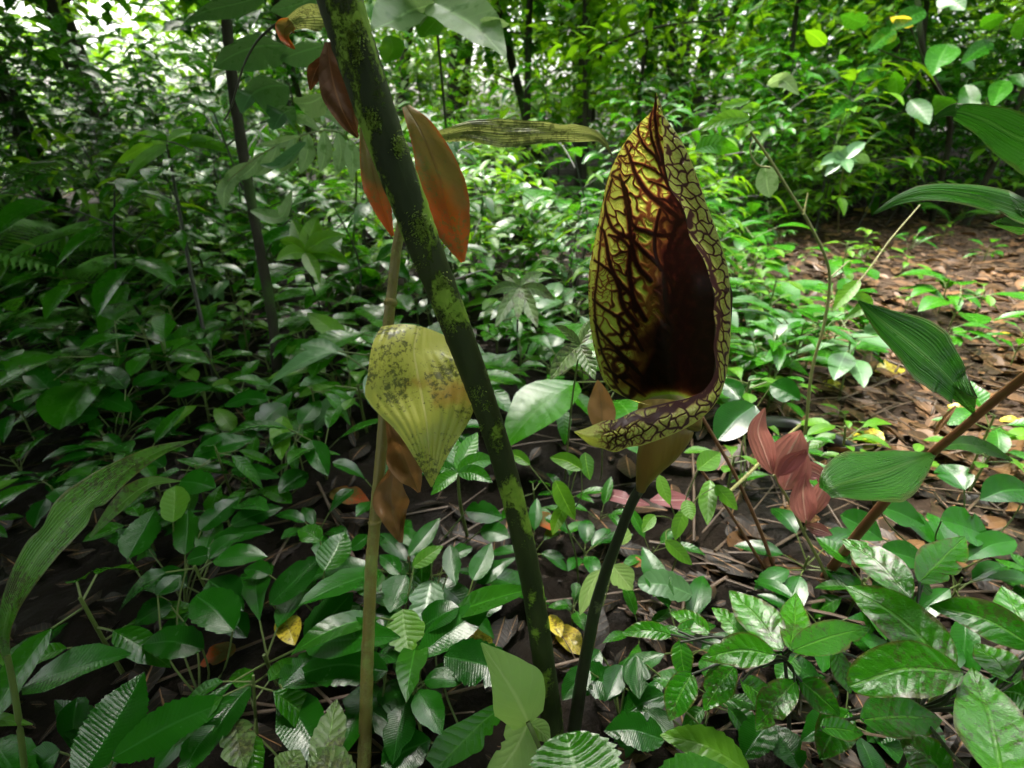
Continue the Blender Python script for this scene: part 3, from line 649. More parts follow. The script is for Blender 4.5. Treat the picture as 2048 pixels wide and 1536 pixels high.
one(o, 'brown', [(790,930,.49),(782,985,.49),(788,1035,.488),(802,1085,.486)], [10, 34, 26, 3], k=0, fold=.4, wav=.2, tint=.6, crump=.3, nu=25, n=60)
mb = MB(); hh = [(604,30,.48),(560,44,.49),(518,78,.5),(490,125,.51),(474,175,.515),(462,215,.52),(448,242,.522)]
mb.tube([P(*a) for a in hh], [.0014, .0008], n=6, seg=40); c = mb.build('tendril', M['darkstem'], o)

# ================================================================== plants set leaf by leaf
def hp(px, py, h): return (px, py, float(depth_h(py, h)))
def plant(name, cat, label, base, leaves, mat, stem='greenstem', petr=.0012, sizes=None, hub=None, **kw):
    """base: (px,py) on the ground; leaves: (base px,py,h, tip px,py,h, half width px[, options])"""
    g0 = PH(*base); o = empty(name, g0, label, cat)
    ms = MB(); hb = P(*hp(*hub)) if hub is not None else g0
    if hub is not None:
        mid = (g0 + hb) / 2 + np.array([random.gauss(0, .006), random.gauss(0, .006), 0]); ms.tube([g0 - [0, 0, .01], mid, hb], [petr * 1.8, petr * 1.2], n=8, seg=12)
    ws = kw.pop('ws', 1.0)
    for lf in leaves:
        bx, by, bh, tx, ty, th, hw = lf[:7]; hw = hw * ws; op = dict(kw); op.update(lf[7] if len(lf) > 7 else {})
        m_ = op.pop('mat', mat); lab = op.pop('label', None); bend = op.pop('bend', .08)
        a = np.array(hp(bx, by, bh)); z = np.array(hp(tx, ty, th)); dx, dy = z[0] - a[0], z[1] - a[1]
        c = (a + z) / 2 + np.array([-dy * bend * .3, dx * bend * .3 - abs(dx) * bend * .8, 0])
        c2 = a * .25 + c * .65 + z * .1 if False else c
        op.setdefault('tint', random.random())
        one(o, m_, [a, c2, z], hw, lab, **op)
        pb = P(*a); dirb = nrm(P(*c2) - pb)
        d_ = np.linalg.norm(pb - hb); q1 = pb * .55 + hb * .45 - dirb * d_ * .1; q1[2] = max(q1[2], .004)
        ms.tube([hb, q1, pb + dirb * .002], [petr * 1.1, petr * .8], n=6, seg=10)
    ms.build('stem', M[stem], o); return o
# ---- left: arching strap leaf
LS = depth_h(1545) * .86
o = empty('strap_leaved_plant', PH(56, 1600), 'arching strap-shaped leaf on a thin stem at the dark left edge', 'plant')
one(o, 'strap', [(14,1318,.42),(8,1262,.42),(30,1190,.42),(78,1108,.42),(150,1028,.425),(235,955,.43),(315,905,.44),(398,878,.45)], [(5,5),(11,11),(20,24),(31,33),(36,35),(33,30),(21,15),(1,1)], 'broad arching green leaf', k=.6, fold=.12, pleat=(.05, 7), nu=57, n=90, wav=.03)
one(o, 'strap', [(180,1075,.45),(240,1010,.455),(300,968,.46),(362,962,.465)], [(3,3),(17,13),(18,11),(1,1)], k=.5, fold=.2, tint=.3)
mb = MB(); mb.tube([P(14,1310,.42), P(28,1380,.43), P(40,1460,.445), PH(56,1600)], [.0022, .0028], n=8, seg=20); mb.build('stem', M['greenstem'], o)
plant('edge_sprout', 'plant', 'thin grass-like leaf tips poking in from the left edge', (-60, 1200), [(-70,1010,.12, 38,957,.14, 9), (-80,1440,.07, 66,1449,.08, 12), (-60,1250,.08, 12,1335,.06, 9)], 'bright')

# ---- right: ginger-like plant
o = empty('broad_leaved_ginger', PH(1646, 1165), 'red-brown cane with broad pleated dark green leaves at right edge', 'plant')
q = path([(1646,1160),(1700,1088),(1762,1012),(1815,955),(1866,905),(1930,852),(1990,800),(2070,738)], depth_h(1160), .46)
mb = MB(); mb.tube(P(q[:, 0], q[:, 1], q[:, 2]), [w * d / F for w, d in zip([9, 9, 9, 9, 8.5, 8, 9, 10], q[:, 2])], n=12, seg=60, bump=.03); mb.build('cane', M['redstem'], o)
dcan = lambda x: float(np.interp(x, q[:, 0], q[:, 2]))
one(o, 'ginger', [(1856,256,.47),(1878,232,.465),(1918,222,.46),(1975,240,.455),(2030,270,.45),(2100,300,.445)], [1.5, 5, 16, 32, 42, 50], 'leaf entering at the upper right with a curled yellow tip', k=.4, fold=.1, pleat=(.045, 8), nu=61, n=60, wav=.02)
one(o, 'ginger', [(1748,428,.47),(1800,402,.465),(1865,390,.46),(1945,400,.455),(2020,422,.45),(2110,450,.445)], [2, 14, 28, 40, 46, 48], 'long leaf crossing the right edge', k=.8, fold=.1, pleat=(.045, 8), nu=61, n=70, tint=.7)
one(o, 'ginger', [(1716,602,.50),(1765,645,.495),(1822,690,.49),(1878,740,.485),(1918,785,.485),(1946,826,dcan(1946))], [2, 32, 50, 46, 26, 2], 'pointed leaf above the yellow fallen leaf', k=.7, fold=.12, pleat=(.045, 9), nu=65, n=60, tint=.4)
one(o, 'ginger', [(1868,908,dcan(1868)),(1820,925,.52),(1770,945,.505),(1715,960,.495),(1672,972,.49),(1652,985,.49)], [4, 40, 58, 60, 44, 14], 'rounded broad leaf in front of the cane', k=.7, fold=.08, pleat=(.04, 10), nu=71, n=60, tint=.55)
one(o, 'ginger', [(1866,900,dcan(1866)),(1915,888,.55),(1970,896,.56),(2026,922,.57)], [3, 17, 16, 1], k=.3, fold=.2)
one(o, 'brown', [(1912,812,.6),(1890,838,.6),(1868,870,.6)], [2, 6, 3], k=0)

# ---- pink young leaves on an olive twig
o = empty('pink_leaved_sapling', PH(1668, 1190), 'olive twig with limp pink young leaves beside the dark fallen branch', 'sapling')
dpk = .66
mb = MB(); tw_ = path([(1668,1190),(1640,1125),(1608,1065),(1585,1015),(1568,985),(1548,950)], depth_h(1190), dpk)
mb.tube(P(tw_[:, 0], tw_[:, 1], tw_[:, 2]), [.0026, .0018], n=8, seg=24); mb.tube([P(1608,1065,dpk + .02), P(1612,1045,dpk), P(1614,1030,dpk)], [.0015, .0012], n=6)
mb.build('stem', M['oliveStem'], o)
for i, (m_, w_) in enumerate([([(1545,948),(1528,900),(1516,860),(1530,815)], 22), ([(1550,952),(1572,915),(1592,880),(1602,860)], 32), ([(1568,980),(1582,950),(1600,920),(1612,898)], 30),
                ([(1613,1048),(1608,1010),(1606,980),(1612,948)], 24), ([(1616,1035),(1632,1005),(1648,975),(1655,945)], 17), ([(1560,960),(1600,940),(1640,950),(1660,985)], 18), ([(1610,1050),(1640,1060),(1665,1070)], 12)]):
    one(o, 'pink', [(a, b_, dpk - .01 * j) for j, (a, b_) in enumerate(m_)], w_, k=0, fold=.3, nu=13, kind='lance', tint=random.random(), wav=.02)
for i, (lab, pts, rr, mt) in enumerate([
    ('reddish brown stem rising behind the flower lip', [(1560,1170),(1520,1060),(1470,950),(1405,835)], .0030, 'redstem'),
    ('thin reddish stem parallel to its thicker neighbour', [(1552,1172),(1500,1090),(1450,1010),(1392,925)], .0024, 'redstem')]):
    d0 = depth_h(1170); q = path(pts, d0, d0 * .93); mb = MB(); mb.tube(P(q[:, 0], q[:, 1], q[:, 2]), [rr, rr * .8], n=8, seg=30, bump=.04)
    tag(mb.build('bare_stem', M[mt], loc=P(*q[0])), lab, 'stem')
mb = MB(); q = path([(1452,990),(1500,945),(1560,885),(1600,850)], .70, .86); mb.tube(P(q[:, 0], q[:, 1], q[:, 2]), [.0026, .0022], n=8, seg=20)
tag(mb.build('fallen_twig', M['oliveStem'], loc=P(*q[0])), 'straight olive twig leaning past the pink leaves', 'twig')
mb = MB(); q = [PH(1440,855,.04), PH(1560,850,.03), PH(1640,872,.03), PH(1720,905,.02)]; mb.tube(q, [.017, .019, .018, .013], n=14, seg=30, bump=.04)
tag(mb.build('fallen_branch', M['pipe'], loc=PH(1640, 872)), 'smooth black fallen branch lying behind the pink leaves', 'branch')

# ---- climbing twig right of the flower
o = empty('slender_vine', PH(1600, 900), 'slender olive climber right of the flower with small bright leaves at its top', 'climber')
q = path([(1600,905),(1612,850),(1624,740),(1650,640),(1658,540),(1620,450),(1580,385),(1540,320),(1492,250)], depth_h(905), .85)
mb = MB(); mb.tube(P(q[:, 0], q[:, 1], q[:, 2]), [.0032, .0026, .0022], n=8, seg=60, bump=.05)
for a, b_ in (((1607,430,.9), (1616,385,.9)), ((1655,560,.96), (1700,520,.95))): mb.tube([P(*a), P(*b_)], [.002, .001], n=6)
mb.tube([P(1655,610,.97), P(1720,560,.95), P(1780,480,.95), P(1840,410,.95)], [.0018, .0012], n=6, seg=16)
mb.build('stem', M['oliveStem'], o)
mb = MB(); mb.tube([P(1540,335,.86), P(1515,330,.86), P(1500,300,.86), P(1510,270,.86)], [.0018, .001], n=6, seg=16); mb.build('tendril', M['oliveStem'], o)
for m_, w_, mt in [([(1500,235,.85),(1450,238,.85),(1400,262,.86)], 13, 'bright'), ([(1495,245,.85),(1488,262,.85),(1470,258,.85)], 12, 'bright'), ([(1500,232,.85),(1508,215,.85),(1480,222,.85)], 10, 'bright'),
                   ([(1535,170,.9),(1565,160,.88),(1598,190,.87)], 13, 'pale'), ([(1500,200,.9),(1450,215,.9),(1480,240,.9)], 9, 'bright'), ([(1530,330,.9),(1535,375,.9),(1540,395,.9)], 20, 'pale'), ([(1720,560,.95),(1690,590,.95),(1665,622,.95)], 14, 'bright'),
                   ([(1710,585,.95),(1730,610,.95),(1688,640,.95)], 13, 'bright'), ([(1390,300,.95),(1430,290,.95),(1480,302,.95)], 17, 'herb_mid')]:
    one(o, mt, m_, w_, k=.3, tint=random.random())

# ---- upper left sapling with big blue-green leaves, on a dark trunk
o = empty('blue_green_sapling', PH(560, 800), 'dark slim trunk with large blue-green leaves left of the mottled stalk', 'sapling')
q = path([(560,800),(545,640),(520,500),(490,330),(470,200),(455,60),(448,-60)], depth_h(800), 1.25)
mb = MB(); mb.tube(P(q[:, 0], q[:, 1], q[:, 2]), [.013, .012, .013, .011], n=10, seg=40, bump=.08); mb.build('trunk', M['trunk'], o)
for m_, w_, mt in [([(575,92,.95),(520,92,.95),(470,108,.95),(425,136,.95)], 30, 'bluegreen'), ([(578,172,.95),(540,172,.95),(505,188,.95),(482,226,.95)], 30, 'bluegreen'), ([(590,215,.95),(565,228,.95),(545,262,.95)], 22, 'bluegreen'),
                   ([(530,-8,.95),(470,8,.95),(412,22,.95),(372,44,.95)], 16, 'bluegreen'), ([(650,90,.97),(600,104,.97),(560,120,.97)], 22, 'bluegreen'), ([(640,-10,.97),(590,10,.97),(540,22,.97)], 20, 'bluegreen'),
                   ([(650,190,1.0),(620,205,1.0),(590,206,1.0)], 22, 'pale'), ([(612,285,1.1),(560,330,1.1),(520,330,1.1)], 10, 'bluegreen'), ([(500,420,1.1),(560,435,1.1),(585,380,1.1)], 14, 'pale')]:
    one(o, mt, m_, w_, k=.65, tint=random.random(), wav=.03)

# ---- torn pale leaves behind the stalk top
o = empty('torn_leaf_sapling', PH(905, 640), 'pale broad torn leaves hanging at the top behind the mottled stalk', 'sapling')
mb = MB(); q = path([(905,640),(900,480),(895,300),(880,120),(868,10)], depth_h(640), 1.15); mb.tube(P(q[:, 0], q[:, 1], q[:, 2]), [.004, .003], n=8, seg=30); mb.build('stem', M['darkstem'], o)
for m_, w_, mt in [([(868,8,1.1),(820,22,1.08),(780,45,1.05),(744,58,1.0)], 34, 'pale'), ([(866,4,1.1),(900,22,1.05),(960,60,1.0),(1012,118,.98)], 38, 'pale'), ([(880,30,1.1),(860,55,1.1),(840,75,1.1)], 24, 'bright'),
                   ([(780,70,1.1),(785,100,1.1),(770,128,1.1)], 24, 'bright'), ([(960,40,1.0),(990,42,1.0),(1020,48,1.0)], 9, 'pale')]:
    one(o, mt, m_, w_, k=.6, tint=random.random(), wav=.06)

# ---- palm seedling: pale pinnate frond
o = empty('palm_seedling', PH(700, 560), 'pale grey-green feathered palm frond left of the mottled stalk', 'palm')
mb = MB(); rr_ = [P(700,560,1.9), P(712,400,1.5), P(706,300,1.3), P(670,262,1.2), P(600,272,1.15), P(520,310,1.1), P(455,362,1.05)]
mb.tube(rr_, [.004, .0025, .0015], n=8, seg=40); mb.build('stem', M['greenstem'], o)
for m_, w_ in [([(700,278),(706,320),(704,362)], 15), ([(676,265),(682,310),(672,352)], 15), ([(648,262),(650,305),(640,345)], 14), ([(618,268),(614,310),(600,348)], 14), ([(588,276),(582,312),(560,344)], 13),
               ([(556,290),(540,325),(512,352)], 13), ([(526,305),(505,335),(470,362)], 13), ([(498,325),(470,352),(440,385)], 13), ([(600,272),(560,285),(520,290)], 9), ([(640,262),(610,240),(570,240)], 9), ([(690,262),(670,235),(640,225)], 9), ([(470,350),(450,380),(448,420)], 14)]:
    one(o, 'pale', [(a, b_, 1.12) for a, b_ in m_], w_, k=.1, kind='lance', tint=.3 + .5 * random.random(), name='leaflet')

# ---- whorled saplings in the middle distance
def whorl(name, label, base, top, d_top, leaves, mat, r=.003, cat='sapling', **kw):
    o = empty(name, PH(*base), label, cat)
    q = path([base, ((base[0] + top[0]) / 2 + random.uniform(-6, 6), (base[1] + top[1]) / 2), top], depth_h(base[1]), d_top)
    mb = MB(); mb.tube(P(q[:, 0], q[:, 1], q[:, 2]), [r, r * .7], n=7, seg=16); mb.build('stem', M[kw.pop('stem', 'darkstem')], o)
    for (a, b_, w_, dd_) in leaves:
        c = ((top[0] + a) / 2, (top[1] + b_) / 2 - abs(a - top[0]) * .12)
        one(o, mat, [(top[0], top[1], d_top), (*c, d_top + dd_ * .5), (a, b_, d_top + dd_)], w_, tint=random.random(), **kw)
    return o
whorl('star_leaved_sapling', 'star of pale-veined pointed leaves left of the withered stalk', (650,640), (610,505), 1.25,
      [(552,522,14,-.08),(585,440,17,.05),(635,432,18,.06),(690,470,16,.05),(700,530,15,-.05),(640,570,14,-.1),(560,480,13,0)], 'shrub', k=.3)
whorl('palmate_sapling', 'drooping dull green whorl of narrow leaves left of the flower', (1040,760), (1040,575), 1.15,
      [(975,590,11,0),(990,655,13,-.08),(1005,548,11,.05),(1075,655,15,-.08),(1110,600,12,0),(1085,545,11,.06),(1035,640,11,-.1)], 'dull', k=.25)
whorl('umbrella_sapling', 'bright green umbrella of pointed leaves just right of the olive mouldy leaf', (935,1075), (915,945), .70,
      [(862,990,14,-.02),(880,905,15,.05),(905,868,17,.06),(955,865,18,.06),(990,920,18,.03),(985,965,15,-.02),(850,940,12,.02)], 'herb_mid', k=.4, stem='greenstem')
whorl('frosted_sapling', 'small sapling with a pair of white-shining top leaves by the path', (1676,470), (1690,318), 2.3,
      [(1668,292,11,0),(1730,285,12,0),(1640,330,11,0),(1740,325,11,.1),(1700,345,9,-.1),(1650,352,10,0)], 'bluegreen', k=.4, stem='oliveStem')
whorl('thin_dark_sapling', 'tall thin dark sapling with narrow arching leaves at left', (440,800), (335,290), 1.5,
      [(230,330,11,0),(265,275,11,.1),(300,262,9,.1),(390,262,10,.1),(440,300,11,0),(400,345,10,-.1),(250,360,10,-.1),(480,312,12,0)], 'bright', k=.3, r=.006)
whorl('bent_leaf_sapling', 'sapling with dull drooping leaves touching the flower from the left', (1130,960), (1160,690), .62,
      [(1110,650,9,0),(1100,760,20,-.02),(1180,640,10,.03),(1190,760,16,-.03),(1210,620,9,.02)], 'dull', k=.1, stem='greenstem', r=.0016)

# ---- bottom right: wet glossy shrub, leaf by leaf
GL = dict(ws=.82, k=.5, fold=.14, crump=.03, rip=.035, nrip=6.5, slant=1.2, wav=.035, nu=15)
o = plant('wet_glossy_shrub', 'shrub', 'large wet glossy puckered leaves of the shrub in the lower right corner', (1790, 1560), [
    (1822,1198,.20, 1684,1078,.19, 40), (1908,1345,.19, 1690,1172,.19, 58, dict(label='longest pointed glossy leaf')), (1838,1165,.21, 1930,1074,.20, 42), (1842,1168,.20, 1864,1188,.19, 11),
    (2075,1300,.19, 1858,1212,.18, 44), (1926,1345,.20, 1697,1372,.17, 60, dict(kind='round')), (2010,1580,.20, 1944,1335,.19, 72, dict(label='broad drooping glossy leaf in the corner')),
    (2062,1300,.17, 2003,1172,.17, 42), (2030,1370,.16, 1950,1288,.15, 38), (1668,1296,.16, 1702,1388,.13, 22), (1720,1440,.13, 1885,1440,.12, 48, dict(tint=0.)),
    (1640,1455,.13, 1728,1468,.12, 24), (2070,1400,.15, 1990,1385,.14, 40), (1900,1560,.13, 1800,1480,.12, 45, dict(tint=0.)), (1700,1420,.10, 1640,1520,.08, 40, dict(tint=0.)), (1905,1360,.12, 1960,1470,.1, 40, dict(tint=0.))],
    'gloss', stem='darkstem', hub=(1835,1420,.10), petr=.0016, **GL)
o = plant('puckered_leaf_bush', 'shrub', 'smaller glossy puckered-leaved bush between the flower stalk and the corner shrub', (1560, 1560), [
    (1563,1302,.17, 1458,1182,.16, 44), (1553,1310,.18, 1402,1318,.16, 37, dict(label='ribbed leaf with a yellow nibbled end')), (1580,1300,.18, 1592,1186,.16, 33), (1582,1302,.18, 1740,1256,.17, 36),
    (1385,1345,.15, 1338,1442,.13, 35), (1470,1332,.15, 1408,1422,.13, 34), (1592,1362,.15, 1512,1462,.13, 36), (1420,1270,.14, 1340,1225,.13, 22), (1345,1270,.14, 1242,1268,.13, 20),
    (1352,1262,.14, 1432,1252,.13, 18), (1360,1280,.14, 1372,1360,.12, 26), (1500,1290,.14, 1424,1215,.13, 26), (1600,1360,.12, 1680,1430,.11, 34, dict(tint=0.)), (1480,1360,.12, 1560,1420,.10, 30)],
    'gloss', stem='darkstem', hub=(1570,1320,.14), petr=.0014, **GL)
plant('pleated_fern_herb', 'herb', 'low dark herb with finely pleated shiny leaves between the two shrubs at the bottom', (1450, 1540), [
    (1545,1440,.10, 1485,1520,.09, 30, dict(nrip=18)), (1500,1545,.10, 1320,1470,.10, 34, dict(mat='bright')), (1300,1600,.12, 1455,1535,.11, 45, dict(mat='herb_mid')), (1330,1480,.09, 1208,1462,.09, 32, dict(nrip=20)),
    (1272,1310,.09, 1278,1398,.08, 26, dict(nrip=18)), (1250,1375,.06, 1135,1368,.06, 34), (1330,1390,.07, 1240,1440,.06, 30), (1600,1540,.09, 1540,1450,.09, 30)],
    'herb', k=.6, fold=.15, rip=.09, nrip=16, slant=1.5, serr=.15)
plant('serrated_leaf_herb', 'herb', 'rounded bright green toothed leaf at the bottom edge right of the pale heart leaf', (1150, 1700), [(1165,1640,.10, 1132,1466,.10, 92, dict(kind='round'))],
      'herb_mid', k=.5, fold=.1, rip=.08, nrip=14, slant=1.3, serr=.18, nu=21)
# pale heart leaf seen from below
o = empty('heart_leaved_plant', PH(1085, 1600), 'pale green heart-shaped leaf turned to show its underside at the bottom centre', 'plant')
one(o, 'heart', [(1058,1448,.50),(1035,1400,.49),(1005,1350,.485),(962,1286,.48)], [(34,36),(50,60),(50,68),(36,58),(16,30),(1,2)], 'pale upturned blade', k=0, fold=-.1, nu=17)
one(o, 'heart', [(1056,1446,.50),(1035,1490,.50),(1005,1535,.50),(985,1560,.50)], [(30,34),(44,36),(46,30),(20,20)], k=0, fold=-.1)
one(o, 'heart', [(1060,1446,.502),(1082,1462,.505),(1100,1485,.507)], [(10,22),(20,26),(3,3)], k=0, fold=-.1)
one(o, 'herb_mid', [(1022,1402,.515),(970,1440,.51),(920,1490,.505),(872,1540,.50)], [(4,4),(34,24),(30,40),(4,30)], 'dark green upper side of the folded blade', k=0, fold=.1, tint=.2)
mb = MB(); mb.tube([P(1056,1444,.497), P(1070,1475,.495), P(1085,1520,.50), PH(1085,1600)], [.0024, .0022], n=8, seg=16); mb.build('stem', M['greenstem'], o)

# ---- lower left: herbs with toothed pleated leaves
HB = dict(ws=.9, k=.6, fold=.16, rip=.009, nrip=17, slant=1.4, serr=.14, wav=.02, nu=13)
plant('toothed_herb', 'herb', 'largest dark toothed pleated leaves in the bottom left corner', (250, 1600), [(160,1560,.09, 288,1344,.10, 56), (222,1518,.09, 474,1394,.10, 42), (120,1500,.08, 60,1560,.06, 34), (430,1450,.07, 360,1560,.07, 30), (200,1500,.06, 110,1400,.05, 30)], 'herb', **HB)
plant('toothed_herb', 'herb', 'herb with one near-round toothed leaf left of the slim mossy stalk', (400, 1400), [(468,1262,.10, 392,1190,.11, 44, dict(kind='round')), (408,1298,.08, 284,1290,.08, 34), (372,1122,.10, 436,1106,.10, 20), (312,1192,.09, 362,1150,.09, 18), (345,1210,.07, 270,1250,.07, 24)], 'herb', **HB)
plant('toothed_herb', 'herb', 'herb with a cluster of dull blue-black leaves under the arching leaf', (370, 1220), [(425,1080,.09, 548,1060,.09, 18), (460,1050,.10, 565,1015,.10, 21), (255,1118,.09, 310,1018,.10, 32), (370,1110,.08, 376,1018,.09, 27), (400,1062,.09, 478,994,.10, 23), (300,1100,.07, 205,1070,.07, 20)], 'herb', **HB)
plant('fresh_herb', 'herb', 'herb with one bright lime leaf right of the arching leaf tip', (352, 1100), [(346,1045,.11, 350,972,.11, 27, dict(kind='round', mat='bright')), (360,962,.10, 432,976,.09, 28), (385,915,.10, 505,878,.10, 24), (330,935,.08, 262,905,.08, 20)], 'herb', **HB)
plant('fresh_herb', 'herb', 'herb with an upright lime leaf at the edge of the dark gap', (560, 1010), [(566,832,.13, 562,920,.10, 23, dict(mat='bright')), (570,808,.12, 513,862,.11, 24), (538,800,.11, 448,812,.10, 17), (622,880,.11, 656,952,.10, 24), (616,946,.08, 558,986,.08, 24), (462,940,.09, 560,956,.08, 16), (600,850,.1, 640,800,.1, 20)], 'herb', **HB)
plant('toothed_herb', 'herb', 'low dark herb far left below the fern', (230, 900), [(336,790,.10, 424,775,.10, 14), (265,772,.12, 338,748,.12, 15), (252,778,.12, 198,738,.12, 24), (264,822,.09, 162,795,.09, 24), (300,840,.08, 350,870,.07, 18), (200,830,.08, 120,850,.07, 18)], 'herb', **HB)
plant('fresh_herb', 'herb', 'herb with a tilted yellow-green leaf left of the slim mossy stalk', (700, 850), [(690,690,.15, 614,626,.16, 22, dict(mat='bright')), (640,700,.12, 560,705,.12, 17), (655,760,.10, 600,790,.10, 20), (700,740,.11, 745,700,.11, 18), (640,770,.10, 700,800,.09, 18), (600,730,.1, 550,680,.11, 17)], 'herb_mid', **HB)
plant('toothed_herb', 'herb', 'herb with two lighter folded leaves close left of the slim mossy stalk', (650, 1250), [(648,1142,.10, 690,1064,.11, 34, dict(mat='herb_mid')), (642,1082,.10, 596,1060,.10, 22, dict(mat='herb_mid')), (612,1288,.08, 706,1184,.09, 38), (540,1210,.08, 650,1105,.10, 30), (700,1100,.08, 740,1070,.09, 15), (540,1150,.07, 488,1140,.07, 20)], 'herb', **HB)
plant('toothed_herb', 'herb', 'herb with a broad ribbed leaf passing behind the foot of the slim mossy stalk', (690, 1500), [(776,1342,.09, 590,1350,.09, 44), (560,1380,.06, 640,1300,.06, 30), (770,1400,.05, 740,1470,.05, 40)], 'herb', **HB)
plant('fresh_herb', 'herb', 'herb with a smooth lime heart-shaped leaf between the two stalks', (830, 1400), [(806,1218,.10, 818,1306,.09, 42, dict(mat='bright', kind='round', rip=.01, label='smooth lime leaf')), (812,1150,.10, 780,1226,.09, 34), (862,1160,.10, 848,1262,.09, 38, dict(mat='bluegreen')), (862,1080,.12, 830,1150,.11, 16), (825,1135,.12, 886,1092,.13, 17, dict(mat='bright')), (900,1090,.11, 912,1170,.10, 20)], 'herb', **HB)
plant('toothed_herb', 'herb', 'herb with two long overlapping toothed leaves left of the mottled stalk foot', (880, 1400), [(836,1312,.09, 985,1206,.10, 36), (925,1245,.08, 1032,1168,.09, 26), (945,1162,.09, 982,1086,.10, 22), (950,1165,.08, 1012,1122,.09, 20), (905,1110,.1, 945,1095,.1, 15)], 'herb', **HB)
plant('toothed_herb', 'herb', 'herb with a wide blackish leaf over the pale heart leaf', (930, 1480), [(888,1312,.09, 1024,1352,.10, 46, dict(kind='round', tint=0.)), (762,1530,.07, 862,1480,.07, 48, dict(tint=0.)), (800,1470,.06, 740,1420,.06, 30, dict(tint=0.))], 'herb', **HB)
plant('toothed_herb', 'herb', 'small herb behind the lime heart leaf, reaching up to the hanging brown leaf', (850, 1200), [(818,1112,.12, 880,1036,.13, 20), (835,1090,.12, 790,1060,.12, 18), (930,1022,.12, 1005,1036,.11, 24), (960,1060,.1, 1020,1075,.1, 22), (800,1150,.1, 760,1110,.1, 18)], 'herb', **HB)
plant('mouldy_herb', 'herb', 'dull grey-green blotched leaves at the bottom left of the slim mossy stalk', (640, 1620), [(640,1545,.09, 672,1398,.09, 36), (560,1560,.08, 600,1500,.08, 34), (700,1600,.09, 620,1500,.09, 46), (470,1440,.06, 490,1540,.06, 36)], 'dull', **HB)
plant('pleated_fern_herb', 'herb', 'blue-black pleated herb at the foot of the flower stalk', (1240, 1440), [(1180,1340,.08, 1125,1400,.07, 26), (1245,1330,.08, 1215,1400,.08, 24), (1200,1300,.06, 1170,1350,.05, 20), (1290,1420,.07, 1350,1480,.07, 28)], 'herb', **HB)
plant('grey_leaved_herb', 'herb', 'greyish rounded leaf lying right of the flower stalk', (1340, 1230), [(1385,1190,.07, 1275,1168,.08, 30, dict(kind='round'))], 'bluegreen', **HB)
plant('lime_leaved_seedling', 'seedling', 'seedling with narrow lime leaves below the flower tube', (1340, 1150), [(1318,950,.24, 1340,1010,.22, 12), (1372,1000,.20, 1384,1040,.19, 14), (1395,940,.22, 1440,905,.22, 20), (1330,1080,.16, 1384,1130,.14, 14), (1420,960,.18, 1415,1050,.16, 17), (1430,970,.19, 1475,1020,.17, 14), (1370,1020,.18, 1350,1080,.15, 14), (1310,1030,.17, 1285,1065,.16, 12)], 'bright', k=.2, petr=.0008, hub=(1360,1060,.12))
plant('yellowing_seedling', 'seedling', 'yellow-green seedling straddling the two stalks under the flower', (1160, 1180), [(1165,940,.22, 1100,915,.22, 16), (1110,960,.18, 1150,1040,.15, 18), (1170,905,.22, 1180,960,.2, 14), (1060,930,.2, 1010,905,.2, 12), (1130,1010,.15, 1105,1070,.13, 14)], 'shrub', k=.3, petr=.0008, hub=(1130,1040,.12))
plant('pale_seedling', 'seedling', 'pale lime seedling leaves beside the lower flower stalk', (1190, 1270), [(1200,1140,.10, 1160,1230,.07, 16), (1225,1130,.09, 1265,1180,.07, 24), (1240,1090,.08, 1250,1050,.10, 16)], 'heart', k=.4, petr=.0008)
plant('shiny_herb', 'herb', 'shiny dark leaf hanging right of the flower lip above the pink leaves', (1480, 1000), [(1510,810,.20, 1435,880,.17, 34, dict(kind='round')), (1540,770,.2, 1600,800,.19, 24), (1480,800,.16, 1440,760,.17, 20)], 'herb', k=.4, rip=.05)
plant('low_bushy_herb', 'herb', 'dark herb behind the broad rounded ginger leaf by the path edge', (1900, 1150), [(1750,1010,.12, 1850,1050,.1, 24), (1880,1040,.12, 1980,1075,.10, 32), (1930,980,.15, 1880,930,.15, 26), (2060,980,.12, 1960,1000,.11, 30), (1680,1030,.12, 1765,1080,.1, 26), (2030,1080,.1, 1930,1120,.09, 24), (1760,1100,.09, 1860,1130,.08, 24)], 'herb', k=.55, rip=.05, nrip=14)
# curved dead leaf pieces behind the lip
plant('dead_leaf_sprig', 'dead leaf', 'tan dry leaf standing behind the flower just left of its mouth', (1200, 960), [(1205,870,.18, 1195,760,.26, 26, dict(mat='brown', tint=1.)), ], 'brown', k=0)

# ---- fallen leaves that stand out
def fallen(x, y, tx, ty, hw, mat, label, cat='fallen leaf', group=None, h=.012, **kw):
    mb = MB(); a = hp(x, y, h); z = hp(tx, ty, h + random.uniform(0, .008)); c = ((x + tx) / 2, (y + ty) / 2, float(depth_h((y + ty) / 2, h + .008)))
    kw.setdefault('k', .8); hleaf(mb, [a, c, z], hw, tint=kw.pop('tint', random.random()), fold=random.uniform(.1, .4), wav=.06, **kw)
    c = mb.build('fallen_leaf', M[mat], loc=P(*a)); tag(c, label, cat, group)
    return c
fallen(1745,738,1808,738,13,'yellow','broad yellow leaf on the path just left of the pointed ginger leaf')
fallen(1640,768,1690,772,8,'yellow','small yellow leaf on the path, left of the broad yellow one')
fallen(1712,858,1768,892,17,'yellow','ragged yellow leaf above the rounded ginger leaf, on dark litter')
fallen(1795,556,1856,568,8,'yellow','long narrow yellow leaf high on the path')
fallen(1895,812,1965,818,7,'yellow','thin yellow leaf where the cane meets the path')
fallen(1890,538,1925,545,6,'yellow','tiny yellow leaf near the far side of the path')
fallen(1945,598,1968,612,6,'yellow','tiny pale yellow leaf at the right side of the path')
fallen(1715,418,1740,425,6,'yellow','small yellow leaf at the far end of the path')
fallen(2000,838,2048,840,7,'yellow','yellow leaf cut by the right edge')
fallen(1940,652,2040,668,4,'yellow','straw-yellow strip lying across the path')
